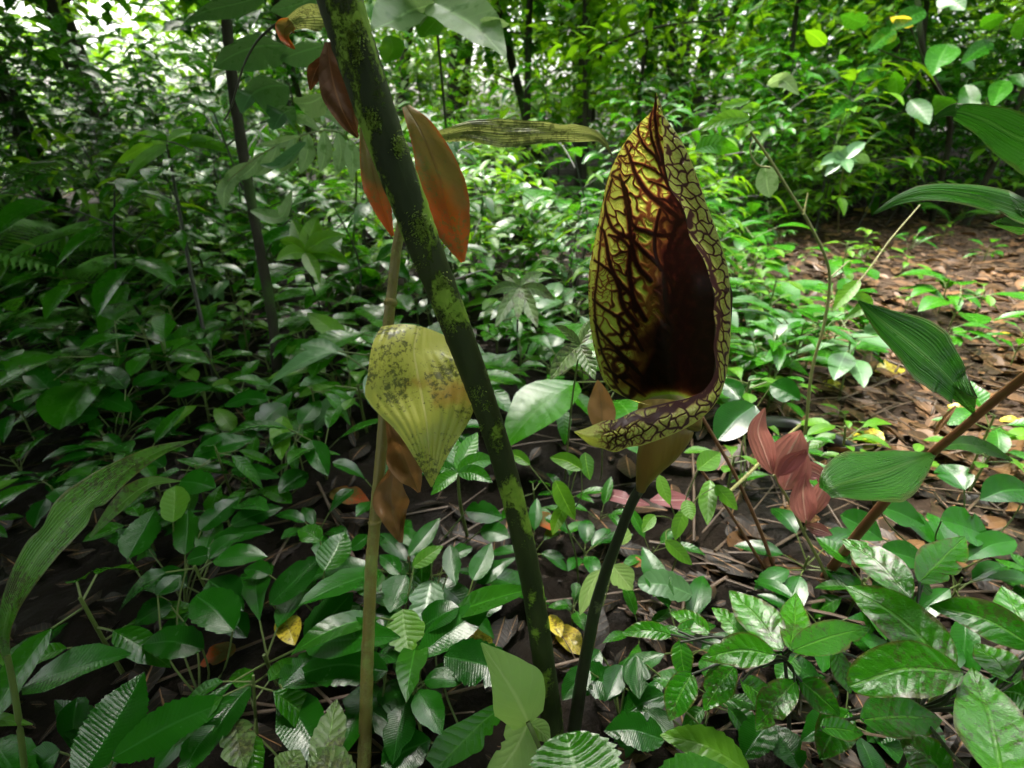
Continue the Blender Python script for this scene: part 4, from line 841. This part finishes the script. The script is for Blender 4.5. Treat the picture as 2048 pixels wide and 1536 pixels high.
fallen(568,1235,590,1290,24,'yellow','yellowing blotched leaf among dark herbs at lower left', h=.05)
fallen(1100,1230,1122,1275,15,'yellow','yellow leaf against the right side of the mottled stalk', h=.02)
fallen(1120,1250,1162,1310,22,'yellow','amber-yellow leaf between the two stalk feet', h=.012, tint=0.)
fallen(945,1265,985,1290,17,'yellow','yellow leaf left of the mottled stalk foot', h=.015)
fallen(660,985,740,1005,18,'orange','orange leaf left of the slim mossy stalk')
fallen(1060,1030,1130,1060,15,'orange','orange-brown leaf right of the mottled stalk', h=.03)
fallen(1250,1120,1290,1130,10,'orange','small orange leaf right of the flower stalk', h=.03)
fallen(470,1290,400,1330,18,'orange','dim orange leaf on the dark floor at lower left')
fallen(1380,1000,1300,1000,18,'pink','rose-brown leaf on the floor beneath the flower tube', h=.06)
fallen(1200,985,1300,1010,12,'pink','narrow rose-brown leaf below the flower tube', h=.04)
fallen(1330,470,1280,465,10,'brown','brown leaf half hidden behind the flower')
fallen(1860,640,1960,630,14,'brown','dark red-brown leaf lying on the path')
fallen(1890,580,1990,575,10,'brown','rusty leaf lying across the far path')
fallen(2020,600,1950,590,9,'brown','brown leaf by the right edge of the path')
fallen(1980,870,2045,900,28,'brown','dull brown leaf above the ginger cane')
fallen(1690,690,1600,700,22,'brown','tan palm-like strip on the near path', tint=1.)
fallen(1600,720,1700,650,20,'brown','curved tan strip behind the pointed ginger leaf tip', tint=1.)
fallen(1560,1010,1640,1040,20,'brown','brown leaf under the pink leaves')
fallen(1460,1100,1500,1060,20,'brown','brown leaf between the reddish stems')
for i in range(46):
    x = random.uniform(1480, 2040); y = random.uniform(500, 960) if i % 4 else random.uniform(1000, 1250); a = random.random() * 6.28; L = random.uniform(22, 48) * (.6 + (y - 450) / 800); 
    fallen(x, y, x + L * math.cos(a), y + L * .4 * math.sin(a), L * .24, random.choice(['brown', 'litter', 'litter', 'darkbrown']), 'brown dead leaf lying flat on the path to the right', group='brown leaves strewn on the path', n=9, nu=5)

# ================================================================== undergrowth: prototypes, then copies
def rot_copy(proto, first, loc, rz, s, label, cat, group):
    o = proto if first else copy_tree(proto)
    o.location = loc; o.rotation_euler = (random.gauss(0, .06), random.gauss(0, .06), rz); o.scale = (s, s, s)
    tag(o, label, cat, group); return o
def herb_proto(name, n, L, mat, stemh=.05, up=.35, nu=7, nn=9, rip=.02, serr=.12, nrip=14, smat='greenstem', wr=.24):
    o = empty(name, (0, 0, 0)); ms = MB(); ms.tube([(0, 0, -.01), (0, 0, stemh * .5), (.002, .001, stemh)], [.0022, .0016], n=6)
    a0 = random.random() * 6
    for i in range(n):
        a = a0 + i * 2.4 + random.gauss(0, .25); hh = stemh * random.uniform(.35, 1.0); l = L * random.uniform(.65, 1.1); el = random.gauss(up, .22)
        pl = l * random.uniform(.3, .6); d = np.array([math.cos(a), math.sin(a), max(.15, el + .35)]); b0 = np.array([0, 0, hh]); b1 = b0 + nrm(d) * pl
        ms.tube([b0, b1], [.0012, .001], n=5, seg=3)
        m = MB(); lleaf(m, b1, (math.cos(a), math.sin(a), el), l, l * wr * random.uniform(.85, 1.15), droop=random.uniform(.15, .5), n=nn, nu=nu, tint=random.random(), rip=rip, nrip=nrip, serr=serr, slant=1.3, wav=.03, kind=random.choice(['ovate', 'obov', 'ovate', 'lance']))
        m.build('leaf', M[mat], o)
    ms.build('stem', M[smat], o); return o
def shrub_proto(name, h, nbr, mat, L=.09, smat='darkstem', lpb=9, nn=5, nu=3, spread=.5, wr=.23, low=.25, tints=(0, 1), droop=.3):
    o = empty(name, (0, 0, 0)); ms = MB(); fo = MB(); top = np.array([random.gauss(0, .05) * h, random.gauss(0, .05) * h, h])
    ms.tube([(0, 0, -.02), top * .5 + [random.gauss(0, .02), random.gauss(0, .02), 0], top], [.006 * h ** .5 + .001, .002], n=6, seg=8)
    for i in range(nbr):
        f = low + (1 - low) * (i + random.random()) / nbr; b = top * f; a = i * 2.4 + random.gauss(0, .3); l = spread * h * (1.25 - .8 * f) * random.uniform(.6, 1.15) + L * .5
        d = np.array([math.cos(a), math.sin(a), random.uniform(.15, .75)]); e = b + d * l; e[2] -= .12 * l; md = (b + e) / 2 + [0, 0, .08 * l]
        pts = crom([b, md, e], 8); ms.tube([b, md, e], [.0022, .001], n=4, seg=5)
        for j in range(lpb):
            t_ = (j + .6) / lpb; q = pts[min(7, int(t_ * 7.6))] ; sd = (-1) ** j; bd = nrm(pts[-1] - pts[0]); aa = math.atan2(bd[1], bd[0]) + sd * random.uniform(.5, 1.1) * (1 - .8 * (t_ > .9))
            ll = L * random.uniform(.65, 1.15)
            lleaf(fo, q, (math.cos(aa), math.sin(aa), random.gauss(.08, .22)), ll, ll * wr * random.uniform(.85, 1.2), up=(random.gauss(0, .2), random.gauss(0, .2), 1), droop=random.uniform(.1, .3) + droop * random.random(),
                  n=nn, nu=nu, tint=random.uniform(*tints), fold=.22)
    fo.build('foliage', M[mat], o); ms.build('stem', M[smat], o); return o
def fern_proto(name, nf, L, mat):
    o = empty(name, (0, 0, 0))
    for i in range(nf):
        fo = MB(); a = i * 6.283 / nf + random.gauss(0, .2); l = L * random.uniform(.8, 1.1); up = random.uniform(.9, 1.5)
        t_ = np.linspace(0, 1, 30)[:, None]; d = np.array([math.cos(a), math.sin(a), up]); rp = d * l * t_ - np.array([0, 0, 1]) * l * .62 * up * t_ ** 2
        fo.tube(rp[::4], [.0025, .0012], n=5, seg=12)
        for j in range(3, 30):
            T = nrm(rp[min(29, j + 1)] - rp[j - 1]); S = nrm(np.cross(T, [0, 0, 1])); pl = l * .30 * math.sin(math.pi * (.12 + .88 * (1 - j / 30)) ** .8) * .8 + .01
            for s_ in (-1, 1):
                lleaf(fo, rp[j], S * s_ + T * .25 + np.array([0, 0, -.1]), pl, pl * .055 + .0015, droop=.22, n=6, nu=3, tint=random.random(), kind='lance', serr=.6, nrip=6, fold=.1)
        fo.build('frond', M[mat], o)
    return o

HP = [herb_proto('dark_herb', n, L, m_, stemh=s_, up=u_, wr=w_, rip=r_, serr=e_) for n, L, s_, u_, m_, w_, r_, e_ in ((7, .085, .05, .2, 'herb', .24, .01, .12), (6, .11, .06, .35, 'herb', .19, .014, .14), (8, .065, .10, .1, 'herb', .3, .0, .0), (6, .095, .045, .45, 'herb', .22, .01, .1), (5, .12, .08, .5, 'shrub_dark', .15, .0, .0), (9, .055, .07, .2, 'shrub_dark', .28, .0, .0), (6, .08, .12, .0, 'herb_mid', .22, .02, .1))]
HM = [herb_proto('green_herb', n, L, m_, stemh=s_, up=u_, rip=.0, serr=.0, wr=w_) for n, L, s_, u_, m_, w_ in ((10, .10, .14, .4, 'herb_mid', .12), (5, .14, .10, .3, 'herb_mid', .26), (12, .05, .16, .2, 'shrub', .26), (7, .09, .12, .1, 'bluegreen', .22))] + [herb_proto('green_herb', n, L, 'herb_mid', stemh=s_, up=u_, rip=.03) for n, L, s_, u_ in ((8, .085, .09, .25), (7, .075, .12, .15), (9, .08, .10, .3))]
HB_ = [herb_proto('lime_herb', n, L, 'bright', stemh=s_, up=u_, nu=5, nn=7, rip=.02) for n, L, s_, u_ in ((6, .055, .06, .25), (5, .05, .08, .3))]
LAB = {'dark_herb': ('dark toothed herb leaves hugging the wet floor at lower left and centre', 'herb', 'dark toothed herbs covering the near floor'),
       'green_herb': ('glossy mid-green herb in the ground layer behind the stalks', 'herb', 'glossy green herbs of the middle distance'),
       'lime_herb': ('little lime-green seedling dotted along the path and in the herbs', 'seedling', 'lime seedlings by the path')}
used = set(); placed = []
def put(protos, px_, py_, s, k=None):
    w = PH(px_, py_); return putw(protos, w[0], w[1], s, k)
def putw(protos, x, y, s, k=None, lab=None, rz=None):
    k = k if k is not None else random.randrange(len(protos)); p = protos[k]; kn = p.name.split('.')[0]
    z = float(gz(x, y)); L_ = lab or LAB[kn]
    if lab is None and kn in SH: L_ = (where(sized(kn, k, s), x, y, z), L_[1], L_[2])
    first = p.name not in used; used.add(p.name)
    return rot_copy(p, first, (x, y, z), random.random() * 6.28 if rz is None else rz, s, *L_)
def openpath(px_, py_):
    if px_ > 1600 + 60 * math.sin(py_ / 50) and 440 < py_ < 900: return .93
    if px_ > 1480 and 380 < py_ < 900: return .2
    if px_ > 1100 and 900 <= py_ < 1180: return .5
    if 900 < px_ < 1300 and py_ >= 1180: return .6
    return 0
LM_ = [('the arching strap leaf', 180, 1060), ('the slim mossy stalk', 740, 1180), ('the mouldy olive leaf', 830, 800), ('the mottled stalk foot', 1090, 1330), ('the middle of the mottled stalk', 900, 620),
       ('the flower tube', 1300, 930), ('the flower mouth', 1330, 620), ('the flower tip', 1312, 200), ('the star-leaved sapling', 610, 500), ('the palm frond', 600, 300), ('the palmate sapling', 1040, 600),
       ('the frosted sapling', 1690, 320), ('the broad yellow leaf', 1776, 736), ('the pointed ginger leaf', 1840, 700), ('the rounded ginger leaf', 1760, 950), ('the pink leaves', 1590, 930), ('the corner shrub', 1850, 1350),
       ('the puckered bush', 1500, 1320), ('the pale heart leaf', 1050, 1420), ('the lime heart-shaped leaf', 812, 1260), ('the near-round toothed leaf', 430, 1225), ('the dark bottom left corner', 60, 1500), ('the ferns', 150, 440),
       ('the left edge', -40, 700), ('the bright sky gap', 350, 150), ('the blue-green sapling', 500, 200), ('the torn pale leaves', 890, 60), ('the orange withered leaf', 880, 380), ('the grey-olive leaf', 1050, 265),
       ('the slender vine', 1640, 500), ('the curled ginger leaf', 1980, 240), ('the right edge above the path', 2080, 420), ('the bottom right edge', 2060, 1300), ('the thin dark sapling', 400, 600), ('the horizon gap by the left edge', 0, 200),
       ('the orange leaf on the floor', 700, 990), ('the black fallen branch', 1650, 880), ('the top right corner', 2040, 40), ('the upright lime leaf', 560, 880), ('the yellow path leaves', 1850, 560)]
seen_lab = {}
SH = {'dark_herb': ['dark toothed herb', 'broad dark pleated herb', 'dark low-lying herb', 'dark upright herb', 'narrow-leaved dark herb', 'small-leaved dark herb', 'drooping green herb'], 'green_herb': ['narrow-leaved green herb', 'large-leaved green herb', 'small-leaved green herb', 'bluish green herb', 'glossy green herb', 'tall glossy green herb', 'many-leaved glossy herb'], 'lime_herb': ['lime seedling', 'tiny lime seedling'],
      'leafy_shrub': ['low light green shrub', 'light green shrub', 'tall light green shrub', 'large-leaved green shrub', 'narrow-leaved green shrub'], 'dark_shrub': ['dark large-leaved shrub', 'tall dark shrub', 'low dark shrub'], 'far_shrub': ['fresh green bush', 'tall fresh green bush'], 'fern': ['feathery fern', 'smaller feathery fern'],
      'forest_tree': ['light-leaved forest tree', 'dark-leaved forest tree'], 'understorey_tree': ['thin dark-leaved tree', 'thin light-leaved tree']}
def where(base, x, y, z, far=6):
    a, b, dd_ = proj((x, y, z + .02)); lab = None
    for nm, ax, ay in sorted(LM_, key=lambda q: (q[1] - a) ** 2 + 1.6 * (q[2] - b) ** 2)[:9]:
        dx, dy = a - ax, b - ay; r_ = math.hypot(dx, dy)
        dist = 'far behind,' if dd_ > far else ('close' if r_ < 60 else ('just' if r_ < 130 else 'well'))
        if abs(dx) > 2.2 * abs(dy): rel = 'left of' if dx < 0 else 'right of'
        elif abs(dy) > 2.2 * abs(dx): rel = 'below' if dy > 0 else 'above'
        else: rel = ('lower ' if dy > 0 else 'upper ') + ('left of' if dx < 0 else 'right of')
        l_ = '%s %s %s %s' % (base, dist, rel, nm)
        if len(l_.replace('-', ' ').split()) > 16: continue
        lab = l_
        if l_ not in seen_lab: break
    seen_lab[lab] = 1
    return lab
def sized(kind, k, s): return ('small ' if s < .85 else ('big ' if s > 1.45 else '')) + SH[kind][k % len(SH[kind])]
# near floor (0.3 to 1.1 m away)
def scatter(n, xr, yr, fn, mind, tries=40):
    pts = []
    for i in range(n):
        for _ in range(tries):
            a, b = random.uniform(*xr), random.uniform(*yr)
            w = PH(a, b)
            if random.random() < openpath(a, b): continue
            if all((w[0] - q[0]) ** 2 + (w[1] - q[1]) ** 2 > mind ** 2 for q in pts): pts.append((w[0], w[1])); fn(w[0], w[1], a, b); break
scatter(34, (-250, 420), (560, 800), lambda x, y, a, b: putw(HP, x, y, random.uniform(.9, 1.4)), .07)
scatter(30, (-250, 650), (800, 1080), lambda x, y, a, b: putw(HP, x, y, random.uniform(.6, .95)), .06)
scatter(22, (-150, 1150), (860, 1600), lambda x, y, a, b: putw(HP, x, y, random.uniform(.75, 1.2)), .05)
scatter(8, (1060, 1320), (950, 1300), lambda x, y, a, b: putw(HP, x, y, random.uniform(.5, .8)), .06)
scatter(14, (1300, 2150), (1050, 1600), lambda x, y, a, b: putw(HP, x, y, random.uniform(.7, 1.0)), .06)
# middle distance (1.1 to 3.5 m)
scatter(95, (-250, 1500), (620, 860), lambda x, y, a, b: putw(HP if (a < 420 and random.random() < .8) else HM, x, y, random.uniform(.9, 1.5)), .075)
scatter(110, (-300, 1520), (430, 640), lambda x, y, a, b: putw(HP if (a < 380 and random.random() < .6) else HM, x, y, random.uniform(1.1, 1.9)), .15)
scatter(105, (1440, 2300), (430, 1000), lambda x, y, a, b: putw(HB_ if random.random() < .5 else HM, x, y, random.uniform(.6, 1.3)), .09, 16)
scatter(26, (1440, 1700), (470, 830), lambda x, y, a, b: putw(HM if random.random() < .7 else HB_, x, y, random.uniform(.9, 1.5)), .08, 60)
scatter(26, (350, 1500), (560, 900), lambda x, y, a, b: putw(HB_, x, y, random.uniform(1.2, 1.9)), .12)

# shrubs
SHL = {'leafy_shrub': ('light green leafy shrub in the sunlit middle distance', 'shrub', 'light green shrubs behind the herbs'),
       'dark_shrub': ('dark large-leaved shrub in the shaded side of the forest', 'shrub', 'dark shrubs in the shade'),
       'far_shrub': ('fresh green bush far back under the trees', 'bush', 'far bushes under the trees')}
LAB.update(SHL)
S1 = [shrub_proto('leafy_shrub', h, nb, m_, L=L, lpb=lp, nn=7, nu=5, spread=.55, wr=w_) for h, nb, L, lp, m_, w_ in ((.38, 8, .085, 7, 'shrub', .23), (.5, 10, .09, 7, 'shrub', .23), (.62, 12, .08, 8, 'herb_mid', .2), (.45, 6, .15, 4, 'herb_mid', .24), (.5, 14, .10, 7, 'shrub', .13))]
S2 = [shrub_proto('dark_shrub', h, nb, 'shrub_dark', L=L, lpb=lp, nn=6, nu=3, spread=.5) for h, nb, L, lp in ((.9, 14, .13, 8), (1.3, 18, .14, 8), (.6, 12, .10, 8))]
S3 = [shrub_proto('far_shrub', h, nb, 'shrub', L=L, lpb=lp, nn=5, nu=3, spread=.45) for h, nb, L, lp in ((1.2, 24, .12, 10), (1.7, 30, .13, 10))]
FP = [fern_proto('fern', n, L, 'fern') for n, L in ((7, .5), (6, .42))]
LAB['fern'] = ('feathery green fern spreading on the shaded left', 'fern', 'ferns on the left')
def ring(n, protos, xr, yr, smin, smax, mind, cond=lambda x, y: True, lab=None):
    pts = []
    for i in range(n):
        for _ in range(40):
            y = random.uniform(*yr); x = random.uniform(xr[0], xr[1]) * y
            if cond(x, y) and all((x - q[0]) ** 2 + (y - q[1]) ** 2 > mind ** 2 for q in pts): pts.append((x, y)); putw(protos, x, y, random.uniform(smin, smax), lab=lab); break
# open ground behind the herbs: x/y is the bearing (-1 left edge, +1 right edge)
ring(62, S1, (-.75, .62), (1.45, 3.2), .6, 1.15, .17, lambda x, y: x / y < .35 or y > 2.9)
ring(52, S1, (-.8, .75), (3.0, 5.5), 1.0, 1.7, .3, lambda x, y: not (-.98 < x / y < -.38 and random.random() < .8))
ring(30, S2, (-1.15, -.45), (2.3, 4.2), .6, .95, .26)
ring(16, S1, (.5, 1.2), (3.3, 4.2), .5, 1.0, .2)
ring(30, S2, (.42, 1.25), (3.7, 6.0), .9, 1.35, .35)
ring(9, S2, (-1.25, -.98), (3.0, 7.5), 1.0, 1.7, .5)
ring(40, S3, (-.9, 1.1), (5.2, 11), .7, 1.3, .5, lambda x, y: not (-.95 < x / y < -.4 and y > 6))
for a, b, s_ in ((90, 600, .95), (260, 600, .9), (-50, 600, 1.0), (130, 730, .6), (350, 540, 1.1), (180, 560, 1.4), (-150, 560, 1.4), (480, 500, .9), (620, 450, .9), (1080, 470, .8), (1250, 430, 1.0), (1560, 420, .8), (820, 430, 1.1), (400, 430, 1.4)): put(FP, a, b, s_)
for i_, (a, b, s_, l_) in enumerate(((1900, 452, 1.0, 'small fern on the far edge of the path'), (720, 560, .9, 'fern tuft behind the slim mossy stalk'))):
    w = PH(a, b); putw(FP, w[0], w[1], s_ * .55, lab=(l_, 'fern', None))

# ================================================================== trees
def tree_proto(name, r, hh, crown_from, nleaf, L, mat, lean=.1, rad=1.0, nb=12, flat=.45):
    o = empty(name, (0, 0, 0)); tb = MB(); cb = MB(); lx, ly = random.gauss(0, lean), random.gauss(0, lean)
    tp_ = [np.array([lx * t_ * hh + random.gauss(0, .02) * t_, ly * t_ * hh + random.gauss(0, .02) * t_, t_ * hh]) for t_ in (-.02, .03, .2, .4, .6, .8, 1)]
    tb.tube(tp_, [r * 1.9, r * 1.25, r, r * .92, r * .8, r * .6, r * .3], n=12, seg=30, bump=.05)
    per = nleaf // nb
    for i in range(nb):
        f = crown_from + (1 - crown_from) * (i + random.random() * .8) / nb; b = np.array([lx * f * hh, ly * f * hh, f * hh]); a = i * 2.4 + random.gauss(0, .4)
        l = rad * random.uniform(.55, 1.1) * (1.15 - .6 * f); e = b + np.array([math.cos(a), math.sin(a), random.uniform(-.05, .5)]) * l
        tb.tube([b, (b + e) / 2 + [0, 0, .06 * l], e], [r * .28, r * .07], n=5, seg=6)
        for j in range(per):
            t_ = random.random() ** .7; q = b + (e - b) * t_ + rs.randn(3) * np.array([.28, .28, .15]) * l * (.35 + .5 * t_); aa = random.random() * 6.28; ll = L * random.uniform(.6, 1.2)
            lleaf(cb, q, (math.cos(aa), math.sin(aa), random.gauss(-.05, .3)), ll, ll * random.uniform(.2, .3), up=(random.gauss(0, .3), random.gauss(0, .3), 1), droop=random.uniform(.1, .5), n=4, nu=3, tint=random.random(), fold=.2)
    tb.build('trunk', M['trunk'], o); cb.build('crown', M[mat], o); return o
T1 = [tree_proto('forest_tree', .05, 4.2, .28, 1500, .13, 'shrub', rad=1.3, nb=18), tree_proto('forest_tree', .08, 5.0, .3, 1700, .15, 'shrub_dark', rad=1.6, nb=18)]
TH = [tree_proto('forest_tree', .06, 5.0, .28, 1500, .13, 'shrub', rad=1.4, nb=20)]
T2 = [tree_proto('understorey_tree', .022, 2.6, .3, 700, .14, 'shrub_dark', rad=.8, nb=14), tree_proto('understorey_tree', .016, 2.2, .35, 500, .13, 'shrub', rad=.7, nb=12)]
LAB['forest_tree'] = ('dark-trunked forest tree standing far back', 'tree', 'forest trees in the background')
LAB['understorey_tree'] = ('thin-stemmed understorey tree among the shrubs', 'tree', 'understorey trees among the shrubs')
def treepx(protos, px_, y, s, k, label, rz=None):
    x = (px_ - 1024) / F * y * .92; o = putw(protos, x, y, s, k, lab=(label, 'tree', None), rz=rz); return o
treepx(T1, -60, 3.6, .8, 1, 'broad dark tree at the far left edge, nearest to the camera')
treepx(TH, 250, 5.2, .9, 0, 'dark tree just left of the bright sky gap')
treepx(TH, 480, 6.5, 1.0, 0, 'tree trunk rising through the right part of the sky gap')
treepx(TH, 75, 3.2, .8, 0, 'dark trunk standing right above the ferns')
treepx(TH, 215, 4.0, .8, 0, 'thin leaning dark trunk left of the sky gap')
treepx(TH, 1165, 4.2, .7, 0, 'dark trunk left of the flower tip, nearest there')
treepx(T1, 1095, 5.0, .75, 0, 'dark tree trunk behind the torn pale leaves')
treepx(T1, 1700, 4.6, .8, 0, 'brown tree trunk above the frosted sapling')
treepx(T1, 1745, 5.2, .8, 1, 'greener trunk close right of the brown one')
treepx(T1, 2050, 4.2, .9, 1, 'dark tree closing the upper right corner')
treepx(T1, 900, 7.5, 1.0, 1, 'far tree behind the mottled stalk')
treepx(T1, 1330, 8.0, .9, 0, 'far tree right behind the tip of the flower')
for (px_, y, s, k, l_) in ((640, 3.6, .9, 0, 'slender tree behind the palm frond'), (1180, 3.4, .85, 1, 'leaning thin tree left of the flower tip'), (1560, 3.9, .8, 0, 'thin tree at upper right behind the slender vine'),
                        (1840, 3.7, .8, 0, 'thin tree with big dark leaves at the upper right'), (-60, 2.2, .8, 0, 'thin tree cut by the left edge'), (1980, 3.3, .75, 0, 'thin tree by the right edge above the path')):
    treepx(T2, px_, y, s, k, l_)
ring(24, T1, (-1.3, 1.3), (7.5, 15), .9, 1.6, 1.2, lambda x, y: not (-.98 < x / y < -.38))
ring(16, T2, (-1.0, 1.1), (4.5, 8), .8, 1.3, .8, lambda x, y: not (-.95 < x / y < -.4))
# branch of big dark leaves reaching in at the upper right
o = empty('broad_leaved_tree', P(1905, 330, 3.2) * [1, 1, 0], 'dark tree with large rounded shiny leaves in the upper right', 'tree')
q = [P(1905, 330, 3.2) * [1, 1, 0], P(1900, 250, 3.0), P(1850, 120, 2.7), P(1830, -60, 2.6)]; mb = MB(); mb.tube(q, [.018, .012], n=8, seg=24, bump=.05)
for e in ((1990, 70), (1740, 90), (1960, 190), (1700, 190), (1780, 20)): mb.tube([P(1850, 130, 2.7), P((1850 + e[0]) / 2, e[1] + 25, 2.6), P(e[0], e[1], 2.5)], [.006, .002], n=5, seg=10)
mb.build('trunk', M['trunk'], o)
for x, y, tx, ty, w_, mt in ((1895,88,1865,152,27,'herb_mid'), (1850,20,1780,62,18,'shrub_dark'), (1790,60,1735,105,17,'shrub_dark'), (1960,55,2010,30,14,'herb_mid'), (1985,85,1922,128,16,'shrub_dark'), (1795,190,1790,142,15,'herb_mid'), (1770,140,1710,165,15,'herb_mid'),
        (1825,52,1780,35,9,'yellow'), (1730,50,1680,30,15,'shrub_dark'), (1900,230,1870,190,18,'shrub_dark'), (2010,160,1985,215,18,'shrub_dark'), (2040,80,2060,20,18,'shrub_dark'), (1700,200,1660,240,14,'shrub_dark'), (1820,200,1860,250,16,'shrub_dark'), (1930,170,1950,240,16,'shrub_dark'), (1650,90,1610,60,13,'shrub'), (1880,-10,1930,20,18,'shrub_dark')):
    one(o, mt, [(x, y, 2.5), ((x + tx) / 2, (y + ty) / 2 - 3, 2.45), (tx, ty, 2.4)], w_, k=.35, tint=random.random(), n=14)

# unseen trees added over the viewpoint and to the left, to shade the near floor
def overhang(loc, ends, nleaf, L, label, r=.06, hh=2.9):
    """an unseen tree added for shade, its long low limbs over the ground; ends: limb tips in the scene"""
    o = empty('added_shade_tree', loc, label, 'tree'); o['group'] = 'unseen trees added for shade over the viewpoint'; b0 = np.array(loc); tb = MB(); cb = MB()
    top = b0 + [random.gauss(0, .1), random.gauss(0, .1), hh]; tb.tube([b0 - [0, 0, .05], (b0 + top) / 2, top], [r * 1.5, r, r * .4], n=12, seg=20, bump=.05)
    for e in ends:
        e = np.array(e, float); st_ = b0 + [0, 0, max(1.2, e[2] - .45)]; tb.tube([st_, (st_ + e) / 2 + [0, 0, .22], e], [r * .45, r * .3, r * .08], n=6, seg=10)
        pts = crom([st_, (st_ + e) / 2 + [0, 0, .22], e], 24); ln_ = np.linalg.norm(e - st_)
        for j in range(int(nleaf / len(ends))):
            q = pts[int(23 * random.random() ** .55)] + rs.randn(3) * np.array([.42, .42, .16]); a = random.random() * 6.28; ll = L * random.uniform(.6, 1.2)
            if (q[0] + .24) ** 2 + (q[1] - 1.02) ** 2 < .13 or (q[0] - .25) ** 2 + (q[1] - 1.45) ** 2 < .20 or (q[0] - .9) ** 2 + (q[1] - 1.1) ** 2 < .15: continue      # gaps cut in the leaves so light reaches the flower and lower right
            if q[2] < 1.3: q[2] = 1.3 + random.random() * .3
            lleaf(cb, q, (math.cos(a), math.sin(a), random.gauss(-.05, .25)), ll, ll * random.uniform(.22, .3), up=(random.gauss(0, .25), random.gauss(0, .25), 1), droop=random.uniform(.1, .4), n=4, nu=3, tint=random.random(), fold=.2)
    tb.build('trunk', M['trunk'], o); cb.build('crown', M['shrub_dark'], o); return o
overhang((-2.5, 1.4, 0), [(-.4, 1.0, 1.7), (-.2, 1.6, 1.9), (-1.0, .6, 1.8), (-1.0, 1.7, 2.0), (.3, 1.3, 2.0), (-1.6, .3, 1.9), (-.9, 2.2, 2.2), (-.5, .5, 1.9), (-1.6, 1.6, 1.7), (-1.2, 1.2, 1.6), (-1.9, 2.2, 1.7), (-.7, 1.0, 1.5), (-.4, .3, 1.5), (-.1, 1.4, 1.6), (.2, .9, 1.7)], 12500, .17, 'unseen dark-leaved tree added for shade, with long limbs reaching in from the left')
overhang((.3, -1.1, 0), [(-.3, .3, 1.8), (.1, .7, 1.9), (-.1, 1.0, 2.1), (-.9, -.2, 2.0), (-.5, .8, 1.8), (-.6, .1, 2.1), (.5, .3, 1.9), (0, .2, 1.6), (.9, .1, 2.0), (.6, .8, 1.8), (.1, .6, 1.5)], 6000, .16, 'unseen tree added for shade right behind the viewpoint')
overhang((-2.8, -.9, 0), [(-1.6, -.6, 1.9), (-2.0, .4, 2.2), (-1.2, -.9, 2.2), (-3.2, .4, 2.4), (-2.6, -1.8, 2.3)], 2200, .17, 'unseen tree added for shade behind the viewpoint at far left')
overhang((-4.2, 3.6, 0), [(-3.0, 3.0, 2.0), (-2.6, 3.6, 2.3), (-3.4, 4.4, 2.6), (-3.6, 2.4, 2.0), (-2.4, 2.6, 2.4)], 2600, .17, 'big unseen tree added for shade beyond the left edge')

# ---- the far-off wood, one mass of leaves beyond the trees
fb = MB()
for i in range(3000):
    az = random.uniform(-.95, .95); d = random.uniform(10.5, 19); h = random.uniform(0, 1) ** .8 * 7.0
    rel = math.tan(az)
    gap = -.92 < rel < -.48 and h / d > -.5
    
    if gap: h = -4.5 + random.random() * 8.5; R_g = 1
    c = np.array([math.sin(az) * d, math.cos(az) * d, h]); R_ = random.uniform(.35, .9)
    for j in range(15):
        q = c + rs.randn(3) * R_ * .5; q[2] = max(q[2], .05) if not gap else q[2]; a = random.random() * 6.28; ll = random.uniform(.16, .34)
        lleaf(fb, q, (math.cos(a), math.sin(a), random.gauss(0, .4)), ll, ll * .27, up=(random.gauss(0, .4), random.gauss(0, .4), 1), droop=.3, n=3, nu=3, tint=random.random())
for i in range(1500):      # the same wood, added unseen round the sides and behind to block sky light
    az = random.uniform(.95, 2 * math.pi - .95); d = random.uniform(3.8, 8); h = random.random() ** .85 * 6.5
    c = np.array([math.sin(az) * d, math.cos(az) * d, h])
    for j in range(9):
        q = c + rs.randn(3) * .45; q[2] = max(q[2], .05); a = random.random() * 6.28; ll = random.uniform(.2, .42)
        lleaf(fb, q, (math.cos(a), math.sin(a), random.gauss(0, .4)), ll, ll * .27, up=(random.gauss(0, .4), random.gauss(0, .4), 1), droop=.3, n=3, nu=3, tint=random.random())
tag(fb.build('distant_wood', M['shrub']), 'mass of light green foliage of the far-off wood', 'distant wood', kind='stuff')


# every strewn leaf on the path gets its own description
ADJ = {'brown_dead_leaf': 'tan-brown fallen leaf', 'dark_brown_dead_leaf': 'dark brown fallen leaf', 'leaf_litter': 'dull brown fallen leaf'}
for o in list(sc.objects):
    if o.get('group') == 'brown leaves strewn on the path':
        o['label'] = where(ADJ.get(o.data.materials[0].name.split('.')[0], 'brown fallen leaf'), *o.location, far=99)
